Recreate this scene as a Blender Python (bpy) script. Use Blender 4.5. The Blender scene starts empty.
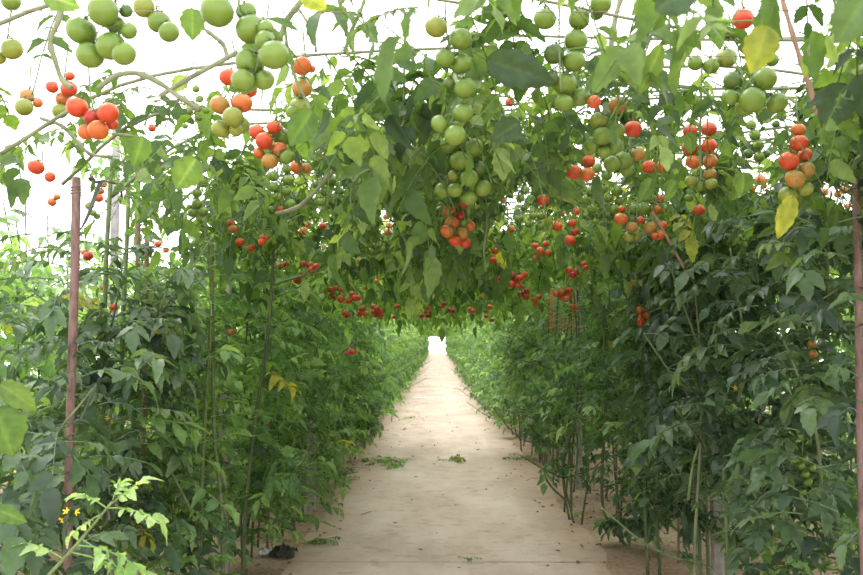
import bpy, math, random
import numpy as np
from mathutils import Vector, Matrix, Euler

RNG = np.random.default_rng(7)
random.seed(7)
sc = bpy.context.scene
COL = sc.collection
F = 1000.0; CX, CY = 431.5, 287.5
CAM = np.array([0.0, 0.0, 1.30])

# ------------------------------------------------------------------ camera
cam_d = bpy.data.cameras.new('camera')
cam = bpy.data.objects.new('camera', cam_d); COL.objects.link(cam)
cam.location = CAM
cam.rotation_euler = (math.radians(90 + 3.0), 0, math.radians(0.32))
cam_d.sensor_width = 36; cam_d.lens = 36 * F / 863.0
cam_d.clip_start = 0.05; cam_d.clip_end = 400
cam_d.dof.use_dof = True; cam_d.dof.focus_distance = 4.2; cam_d.dof.aperture_fstop = 7.1
sc.camera = cam
RM = np.array(cam.rotation_euler.to_matrix())

def P(x, y, d):
    """point in the place seen at photo position x, y at distance d along the view axis"""
    return CAM + RM @ np.array([(x - CX) / F * d, (CY - y) / F * d, -d])

def proj(p):
    q = (np.atleast_2d(p) - CAM) @ RM
    d = -q[:, 2]
    dd = np.where(d > 0.05, d, 0.05)
    return CX + F * q[:, 0] / dd, CY - F * q[:, 1] / dd, d

# ------------------------------------------------------------------ materials
def newmat(name):
    m = bpy.data.materials.new(name); m.use_nodes = True
    nt = m.node_tree; nt.nodes.clear()
    out = nt.nodes.new('ShaderNodeOutputMaterial')
    return m, nt, out

def N(nt, t, **kw):
    n = nt.nodes.new(t)
    for k, v in kw.items():
        if k in n.inputs.keys(): n.inputs[k].default_value = v
        else: setattr(n, k, v)
    return n

def ramp(nt, stops):
    n = nt.nodes.new('ShaderNodeValToRGB')
    e = n.color_ramp.elements
    while len(e) < len(stops): e.new(0.5)
    for i, (p, c) in enumerate(stops):
        e[i].position = p; e[i].color = (*c, 1)
    return n

def simple_mat(name, c1, c2, scale=20, rough=0.6, bump=0.0, spec=0.4, stretch=None):
    m, nt, out = newmat(name)
    b = N(nt, 'ShaderNodeBsdfPrincipled', Roughness=rough)
    b.inputs['Specular IOR Level'].default_value = spec
    tc = nt.nodes.new('ShaderNodeTexCoord')
    mp = nt.nodes.new('ShaderNodeMapping')
    if stretch: mp.inputs['Scale'].default_value = stretch
    nt.links.new(tc.outputs['Object'], mp.inputs['Vector'])
    nz = N(nt, 'ShaderNodeTexNoise', Scale=scale, Detail=5.0, Roughness=0.6)
    nt.links.new(mp.outputs[0], nz.inputs['Vector'])
    r = ramp(nt, [(0.32, c1), (0.68, c2)])
    nt.links.new(nz.outputs['Fac'], r.inputs['Fac'])
    nt.links.new(r.outputs['Color'], b.inputs['Base Color'])
    if bump:
        bp = N(nt, 'ShaderNodeBump', Strength=bump, Distance=0.01)
        nt.links.new(nz.outputs['Fac'], bp.inputs['Height'])
        nt.links.new(bp.outputs[0], b.inputs['Normal'])
    nt.links.new(b.outputs[0], out.inputs[0])
    return m

def leaf_mat(name, trans=0.42, gain=1.0, cool=0.0, spec=0.5):
    m, nt, out = newmat(name)
    at = N(nt, 'ShaderNodeAttribute', attribute_name='tint')
    sp = nt.nodes.new('ShaderNodeSeparateColor')
    nt.links.new(at.outputs['Color'], sp.inputs[0])
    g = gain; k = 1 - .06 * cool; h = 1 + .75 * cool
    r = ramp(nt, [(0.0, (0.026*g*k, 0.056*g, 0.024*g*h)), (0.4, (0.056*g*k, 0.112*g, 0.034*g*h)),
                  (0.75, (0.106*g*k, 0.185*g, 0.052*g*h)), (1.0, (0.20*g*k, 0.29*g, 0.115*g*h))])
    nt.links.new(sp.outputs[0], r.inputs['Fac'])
    ry = ramp(nt, [(0.0, (0.16, 0.24, 0.03)), (0.5, (0.30, 0.31, 0.035)), (0.75, (0.36, 0.29, 0.04)), (1.0, (0.30, 0.15, 0.05))])
    nz = N(nt, 'ShaderNodeTexNoise', Scale=45.0, Detail=3.0)
    tc = nt.nodes.new('ShaderNodeTexCoord')
    nt.links.new(tc.outputs['Object'], nz.inputs['Vector'])
    nt.links.new(nz.outputs['Fac'], ry.inputs['Fac'])
    mx = nt.nodes.new('ShaderNodeMix'); mx.data_type = 'RGBA'
    nt.links.new(sp.outputs[2], mx.inputs['Factor'])
    nt.links.new(r.outputs['Color'], mx.inputs[6]); nt.links.new(ry.outputs['Color'], mx.inputs[7])
    # veins / blotches
    hs = N(nt, 'ShaderNodeHueSaturation', Saturation=1.0)
    mr = N(nt, 'ShaderNodeMapRange'); mr.inputs[1].default_value = 0.3; mr.inputs[2].default_value = 0.7
    mr.inputs[3].default_value = 0.8; mr.inputs[4].default_value = 1.2
    nt.links.new(nz.outputs['Fac'], mr.inputs[0]); nt.links.new(mr.outputs[0], hs.inputs['Value'])
    nt.links.new(mx.outputs[2], hs.inputs['Color'])
    b = N(nt, 'ShaderNodeBsdfPrincipled', Roughness=0.45)
    b.inputs['Specular IOR Level'].default_value = spec
    nt.links.new(hs.outputs[0], b.inputs['Base Color'])
    t = nt.nodes.new('ShaderNodeBsdfTranslucent')
    tm = nt.nodes.new('ShaderNodeMix'); tm.data_type = 'RGBA'; tm.blend_type = 'MULTIPLY'
    tm.inputs['Factor'].default_value = 1.0
    tm.inputs[7].default_value = (2.75, 2.55, 0.85, 1) if spec < .3 else (2.75, 2.5, 1.1, 1)
    nt.links.new(hs.outputs[0], tm.inputs[6]); nt.links.new(tm.outputs[2], t.inputs['Color'])
    ms = nt.nodes.new('ShaderNodeMixShader'); ms.inputs[0].default_value = trans
    nt.links.new(b.outputs[0], ms.inputs[1]); nt.links.new(t.outputs[0], ms.inputs[2])
    nt.links.new(ms.outputs[0], out.inputs[0])
    return m

def tomato_mat(name, c_top, c_body, rough=0.3):
    """skin: body colour, a shoulder of another tone near the stalk, soft mottling"""
    m, nt, out = newmat(name)
    tc = nt.nodes.new('ShaderNodeTexCoord')
    sx = nt.nodes.new('ShaderNodeSeparateXYZ'); nt.links.new(tc.outputs['Object'], sx.inputs[0])
    mr = N(nt, 'ShaderNodeMapRange'); mr.inputs[1].default_value = -0.3; mr.inputs[2].default_value = 0.95
    nt.links.new(sx.outputs['Z'], mr.inputs[0])
    nz = N(nt, 'ShaderNodeTexNoise', Scale=2.2, Detail=3.0); nt.links.new(tc.outputs['Object'], nz.inputs['Vector'])
    ad = N(nt, 'ShaderNodeMath', operation='MULTIPLY_ADD'); ad.inputs[1].default_value = 0.9
    nt.links.new(nz.outputs['Fac'], ad.inputs[0])
    sb = N(nt, 'ShaderNodeMath', operation='SUBTRACT'); sb.inputs[1].default_value = 0.45
    nt.links.new(mr.outputs[0], sb.inputs[0]); nt.links.new(sb.outputs[0], ad.inputs[2])
    r = ramp(nt, [(0.15, c_body), (0.95, c_top)])
    nt.links.new(ad.outputs[0], r.inputs['Fac'])
    b = N(nt, 'ShaderNodeBsdfPrincipled', Roughness=rough)
    b.inputs['Specular IOR Level'].default_value = 0.5
    b.inputs['Subsurface Weight'].default_value = 0.0
    nt.links.new(r.outputs['Color'], b.inputs['Base Color'])
    # fruit flesh lets some light through
    t = nt.nodes.new('ShaderNodeBsdfTranslucent'); nt.links.new(r.outputs['Color'], t.inputs['Color'])
    ms = nt.nodes.new('ShaderNodeMixShader'); ms.inputs[0].default_value = 0.18
    nt.links.new(b.outputs[0], ms.inputs[1]); nt.links.new(t.outputs[0], ms.inputs[2])
    nt.links.new(ms.outputs[0], out.inputs[0])
    return m

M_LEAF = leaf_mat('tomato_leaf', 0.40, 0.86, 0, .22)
M_LEAF_CANOPY = leaf_mat('tomato_leaf_canopy', 0.44, 1.2, 0, .25)  # brighter copy: light deep under the canopy put into the leaf colour
M_LEAF_FAR = leaf_mat('tomato_leaf_brightened', 0.43, 1.5, .42)  # colour raised to stand in for missing light inside the tunnel
M_LEAF_LEFT = leaf_mat('tomato_leaf_left_rows', 0.43, 1.5, .32)  # left hedge copy, its extra brightness put into the leaf colour
M_LEAF_SHADE = leaf_mat('tomato_leaf_canopy_shade', 0.33, 0.72, .75)  # darker copy for front plants: shade of the overhead canopy put into the colour
M_LEAF_RIGHT_MID = leaf_mat('tomato_leaf_right_row_lit', 0.42, 1.35, .5)  # lit copy for the deeper right row, light put into the colour
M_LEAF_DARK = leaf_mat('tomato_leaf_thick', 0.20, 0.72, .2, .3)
M_STEM = simple_mat('green_stem', (0.07, 0.11, 0.035), (0.17, 0.225, 0.09), 30, 0.6)
M_STEMD = simple_mat('dark_stem', (0.045, 0.06, 0.03), (0.13, 0.17, 0.07), 25, 0.65, stretch=(1, 1, .25))
M_VINE = simple_mat('pale_vine', (0.10, 0.12, 0.06), (0.21, 0.23, 0.13), 30, 0.6)
M_CANE = simple_mat('brown_cane', (0.16, 0.09, 0.06), (0.32, 0.21, 0.14), 40, 0.7, stretch=(1, 1, .2))
M_RUST = simple_mat('rusty_metal', (0.13, 0.075, 0.065), (0.24, 0.155, 0.14), 60, 0.75, 0.3, stretch=(1, 1, .35))
M_CONC = simple_mat('weathered_concrete', (0.20, 0.18, 0.16), (0.40, 0.37, 0.34), 25, 0.85, 0.3)
M_WHITEPOST = simple_mat('pale_painted_post', (0.22, 0.20, 0.21), (0.36, 0.34, 0.35), 25, 0.8, 0.2)
M_WIRE = simple_mat('dark_wire', (0.10, 0.06, 0.055), (0.22, 0.15, 0.13), 30, 0.5)
M_BLACK = simple_mat('black_plastic', (0.012, 0.012, 0.013), (0.05, 0.05, 0.05), 15, 0.45)
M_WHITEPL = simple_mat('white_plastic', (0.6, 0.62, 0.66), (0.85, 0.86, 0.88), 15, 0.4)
M_REDPL = simple_mat('red_plastic', (0.42, 0.07, 0.05), (0.62, 0.14, 0.09), 12, 0.45)
M_FLOWER = simple_mat('yellow_petal', (0.75, 0.5, 0.02), (0.9, 0.66, 0.05), 60, 0.6)
M_DRY = simple_mat('dry_litter', (0.14, 0.09, 0.05), (0.36, 0.24, 0.13), 40, 0.9)
TM = {
    'R': tomato_mat('ripe_red_skin', (0.554, 0.143, 0.025), (0.538, 0.063, 0.018)),
    'O': tomato_mat('orange_red_skin', (0.487, 0.218, 0.042), (0.538, 0.130, 0.025)),
    'T': tomato_mat('turning_orange_skin', (0.269, 0.244, 0.042), (0.403, 0.193, 0.038)),
    'Y': tomato_mat('yellowish_green_skin', (0.150, 0.210, 0.026), (0.230, 0.270, 0.038)),
    'G': tomato_mat('green_skin', (0.085, 0.170, 0.018), (0.150, 0.240, 0.030)),
    'D': tomato_mat('dark_green_skin', (0.045, 0.095, 0.014), (0.080, 0.140, 0.022)),
    'B': tomato_mat('dull_red_skin', (0.378, 0.050, 0.025), (0.403, 0.029, 0.017)),
}

# ------------------------------------------------------------------ mesh accumulator
class MB:
    def __init__(s):
        s.v = []; s.q = []; s.t = []; s.c = []; s.n = 0
    def add(s, v, quads=None, tris=None, tint=None):
        v = np.asarray(v, float).reshape(-1, 3)
        if quads is not None and len(quads): s.q.append(np.asarray(quads, int).reshape(-1, 4) + s.n)
        if tris is not None and len(tris): s.t.append(np.asarray(tris, int).reshape(-1, 3) + s.n)
        if tint is None: tint = np.tile([0.5, 0.5, 0.0], (len(v), 1))
        s.c.append(np.asarray(tint, float).reshape(-1, 3))
        s.v.append(v); s.n += len(v)
    def tube(s, pts, rad, n=6, tint=None, cap=True):
        pts = np.asarray(pts, float); k = len(pts)
        rad = np.broadcast_to(np.asarray(rad, float), (k,))
        tan = np.gradient(pts, axis=0); tan /= np.linalg.norm(tan, axis=1)[:, None] + 1e-9
        ref = np.array([0, 0, 1.0]) if abs(tan[:, 2]).mean() < 0.8 else np.array([1.0, 0, 0])
        a = np.cross(tan, ref); a /= np.linalg.norm(a, axis=1)[:, None] + 1e-9
        b = np.cross(tan, a)
        th = np.arange(n) / n * 2 * math.pi
        ring = (pts[:, None] + rad[:, None, None] * (np.cos(th)[None, :, None] * a[:, None] + np.sin(th)[None, :, None] * b[:, None]))
        i = np.arange(k - 1)[:, None] * n; j = np.arange(n)[None]; j2 = (j + 1) % n
        q = np.stack([i + j, i + j2, i + n + j2, i + n + j], -1).reshape(-1, 4)
        v = ring.reshape(-1, 3); tr = []
        if cap:
            v = np.vstack([v, pts[0], pts[-1]])
            for m in range(n):
                tr += [(k * n, (m + 1) % n, m), (k * n + 1, (k - 1) * n + m, (k - 1) * n + (m + 1) % n)]
        s.add(v, q, tr, None if tint is None else np.tile(tint, (len(v), 1)))
    def box(s, c, half, rot=None):
        g = np.array([[x, y, z] for z in (-1, 1) for y in (-1, 1) for x in (-1, 1)], float) * np.asarray(half)
        if rot is not None: g = g @ np.asarray(rot).T
        s.add(g + np.asarray(c), [(0, 2, 3, 1), (4, 5, 7, 6), (0, 1, 5, 4), (2, 6, 7, 3), (0, 4, 6, 2), (1, 3, 7, 5)])
    def mesh(s, name, mat, smooth=True, origin=(0, 0, 0)):
        v = np.concatenate(s.v) - np.asarray(origin, float)
        q = np.concatenate(s.q) if s.q else np.zeros((0, 4), int)
        t = np.concatenate(s.t) if s.t else np.zeros((0, 3), int)
        me = bpy.data.meshes.new(name)
        me.vertices.add(len(v)); me.vertices.foreach_set('co', v.astype(np.float32).ravel())
        idx = np.concatenate([q.ravel(), t.ravel()])
        me.loops.add(len(idx)); me.loops.foreach_set('vertex_index', idx.astype(np.int32))
        st = np.concatenate([np.arange(len(q)) * 4, len(q) * 4 + np.arange(len(t)) * 3])
        me.polygons.add(len(st)); me.polygons.foreach_set('loop_start', st.astype(np.int32))
        me.polygons.foreach_set('use_smooth', np.full(len(st), smooth))
        at = me.attributes.new('tint', 'FLOAT_COLOR', 'POINT')
        c = np.concatenate(s.c); c = np.hstack([c, np.ones((len(c), 1))])
        at.data.foreach_set('color', c.astype(np.float32).ravel())
        me.update(calc_edges=True); me.validate()
        me.materials.append(mat)
        return me

def link(name, me, parent=None, loc=(0, 0, 0)):
    o = bpy.data.objects.new(name, me); COL.objects.link(o)
    o.location = loc
    if parent is not None: o.parent = parent
    return o

def tag(o, label=None, cat=None, group=None, kind=None):
    for k, v in (('label', label), ('category', cat), ('group', group), ('kind', kind)):
        if v: o[k] = v
    return o

def empty(name, loc, label=None, cat=None, group=None):
    o = bpy.data.objects.new(name, None); COL.objects.link(o)
    o.empty_display_size = 0.05; o.location = loc
    return tag(o, label, cat, group)

def smooth_path(pts, n=12):
    """Catmull-Rom through the points"""
    p = np.asarray(pts, float)
    if len(p) < 3:
        t = np.linspace(0, 1, max(3, n // 2))[:, None]; return p[0] * (1 - t) + p[-1] * t
    e = np.vstack([2 * p[0] - p[1], p, 2 * p[-1] - p[-2]])
    out = []
    k = max(2, n // (len(p) - 1))
    for i in range(1, len(e) - 2):
        t = np.linspace(0, 1, k, endpoint=False)[:, None]
        a, b, c, d = e[i - 1], e[i], e[i + 1], e[i + 2]
        out.append(0.5 * (2 * b + (c - a) * t + (2 * a - 5 * b + 4 * c - d) * t ** 2 + (3 * b - a - 3 * c + d) * t ** 3))
    out.append(p[-1:])
    return np.vstack(out)

# ------------------------------------------------------------------ leaves
def make_template(xs, ws, shift):
    xs = np.array(xs); ws = np.array(ws); sh = np.array(shift); n = len(xs)
    mid = np.stack([xs, 0 * xs, 0 * xs], 1)
    L = np.stack([xs[1:-1] + sh[1:-1], ws[1:-1], 0 * xs[1:-1]], 1); R = L * [1, -1, 1]
    v = np.vstack([mid, L, R]); q = []; t = []
    l = lambda i: n + i - 1
    r = lambda i: n + (n - 2) + i - 1
    for i in range(n - 1):
        if i == 0: t += [(0, 1, l(1)), (0, r(1), 1)]
        elif i == n - 2: t += [(i, n - 1, l(i)), (i, r(i), n - 1)]
        else: q += [(i, i + 1, l(i + 1), l(i)), (i, r(i), r(i + 1), i + 1)]
    return v, np.array(q, int).reshape(-1, 4), np.array(t, int)
TPL = [make_template([0, .10, .22, .30, .44, .52, .66, .74, .88, 1], [0, .16, .29, .255, .31, .25, .235, .16, .09, 0],
                     [0, -.03, .03, -.01, .05, 0, .05, .01, .04, 0]),
       make_template([0, .28, .42, .68, 1], [0, .29, .27, .19, 0], [0, 0.02, 0, .03, 0]),
       (np.array([[0, 0, 0], [1, 0, 0], [.42, .32, 0], [.42, -.32, 0]], float), np.zeros((0, 4), int), np.array([(0, 1, 2), (0, 3, 1)]))]

def norm(a): return a / (np.linalg.norm(a, axis=-1, keepdims=True) + 1e-9)

def add_leaflets(mb, base, xdir, up, size, tint, lod, rng, width=1.0, prune=False):
    """leaflets as folded, drooping, lobed blades"""
    v, q, t = TPL[lod]
    M = len(base)
    if prune and M:
        k = PRUNE(base + norm(xdir) * (size * .5)[:, None], size * .42, rng)
        base, xdir, up, size, tint = base[k], xdir[k], up[k], size[k], tint[k]; M = len(base)
    if M == 0: return
    x = norm(xdir); y = norm(np.cross(up, x)); z = np.cross(x, y)
    fold = rng.uniform(0.05, 0.85, M)[:, None]; curl = rng.uniform(-0.05, 0.55, M)[:, None]
    ph = rng.uniform(0, 6.28, M)[:, None]; wv = rng.uniform(0.0, 0.16, M)[:, None]; tw = rng.normal(0, 0.25, M)[:, None]
    lx = np.broadcast_to(v[None, :, 0], (M, len(v))); ly = v[None, :, 1] * np.asarray(width).reshape(-1, 1)
    Y = ly * np.cos(fold); Z = np.abs(ly) * np.sin(fold) - curl * lx ** 2 + wv * np.sin(7 * lx + ph + 2 * np.sign(ly)) * np.abs(ly) * 2 + tw * ly * lx
    pts = base[:, None] + size[:, None, None] * (lx[..., None] * x[:, None] + Y[..., None] * y[:, None] + Z[..., None] * z[:, None])
    off = (np.arange(M) * len(v))[:, None, None]
    mb.add(pts.reshape(-1, 3), (q[None] + off).reshape(-1, 4) if len(q) else None, (t[None] + off).reshape(-1, 3), np.repeat(tint, len(v), 0))

def add_compound(mb, pos, d, L, lod, rng, tone=0.45, tonev=0.22, yellow=0.02, droop=(0.15, 0.6), prune=False):
    """pinnate tomato leaves: a drooping rachis with paired lobed leaflets"""
    n = len(pos)
    if n == 0: return
    d = norm(d); dr = rng.uniform(*droop, n)[:, None]
    down = np.array([0, 0, -1.0])
    if lod == 2: lay = [(.5, 1, .36, 62), (.5, -1, .36, 62), (.8, 1, .34, 52), (.8, -1, .34, 52), (.95, 0, .44, 0)]
    elif lod == 1: lay = [(.36, 1, .25, 68), (.36, -1, .25, 68), (.6, 1, .34, 60), (.6, -1, .34, 60), (.84, 1, .34, 50), (.84, -1, .34, 50), (.97, 0, .42, 0)]
    else: lay = [(.34, 1, .24, 70), (.34, -1, .25, 68), (.47, 1, .11, 70), (.47, -1, .11, 70), (.6, 1, .34, 60), (.6, -1, .34, 60), (.72, 1, .10, 65), (.72, -1, .12, 65),
               (.84, 1, .34, 50), (.84, -1, .34, 50), (.97, 0, .42, 0)]
    tl = np.clip(rng.normal(tone, tonev, n), 0, 1)
    yl = np.where(rng.random(n) < yellow, rng.uniform(.4, 1, n), 0)
    B = []; X = []; U = []; S = []; T = []
    for (t, sgn, sz, ang) in lay:
        p = pos + L[:, None] * (t * d + down * dr * t * t)
        tan = norm(d + 2 * down * dr * t)
        side = np.cross(tan, [0, 0, 1.0]); side = norm(side + 1e-4)
        nup = np.cross(side, tan)
        a = np.radians(ang + rng.normal(0, 10, n))[:, None]
        x = tan * np.cos(a) + sgn * side * np.sin(a) - nup * rng.uniform(-.1, .55, n)[:, None]
        B.append(p); X.append(x); U.append(nup + rng.normal(0, .28, (n, 3)))
        S.append(L * sz * rng.uniform(.8, 1.25, n))
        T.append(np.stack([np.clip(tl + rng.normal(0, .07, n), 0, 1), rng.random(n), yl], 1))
    add_leaflets(mb, np.concatenate(B), np.concatenate(X), np.concatenate(U), np.concatenate(S), np.concatenate(T), lod, rng, prune=prune)
    if lod < 2:
        ts = np.linspace(0, .98, 5 if lod == 0 else 3); k = len(ts)
        c = pos[:, None] + L[:, None, None] * (ts[None, :, None] * d[:, None] + down * dr[:, :, None] * (ts ** 2)[None, :, None])
        s = norm(np.cross(d, [0, 0, 1.0]) + 1e-4); r = (0.0022 if lod == 0 else 0.002)
        up = np.array([0, 0, 1.0])
        ring = np.stack([c + s[:, None] * r, c - s[:, None] * r * .6 + up * r, c - s[:, None] * r * .6 - up * r], 2)   # n,k,3,3
        i = (np.arange(k - 1) * 3)[:, None]; j = np.arange(3)[None]; j2 = (j + 1) % 3
        q = np.stack([i + j, i + j2, i + 3 + j2, i + 3 + j], -1).reshape(1, -1, 4) + (np.arange(n) * k * 3)[:, None, None]
        mb.add(ring.reshape(-1, 3), q.reshape(-1, 4), None, np.tile([.85, .5, 0.0], (n * k * 3, 1)))

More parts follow.
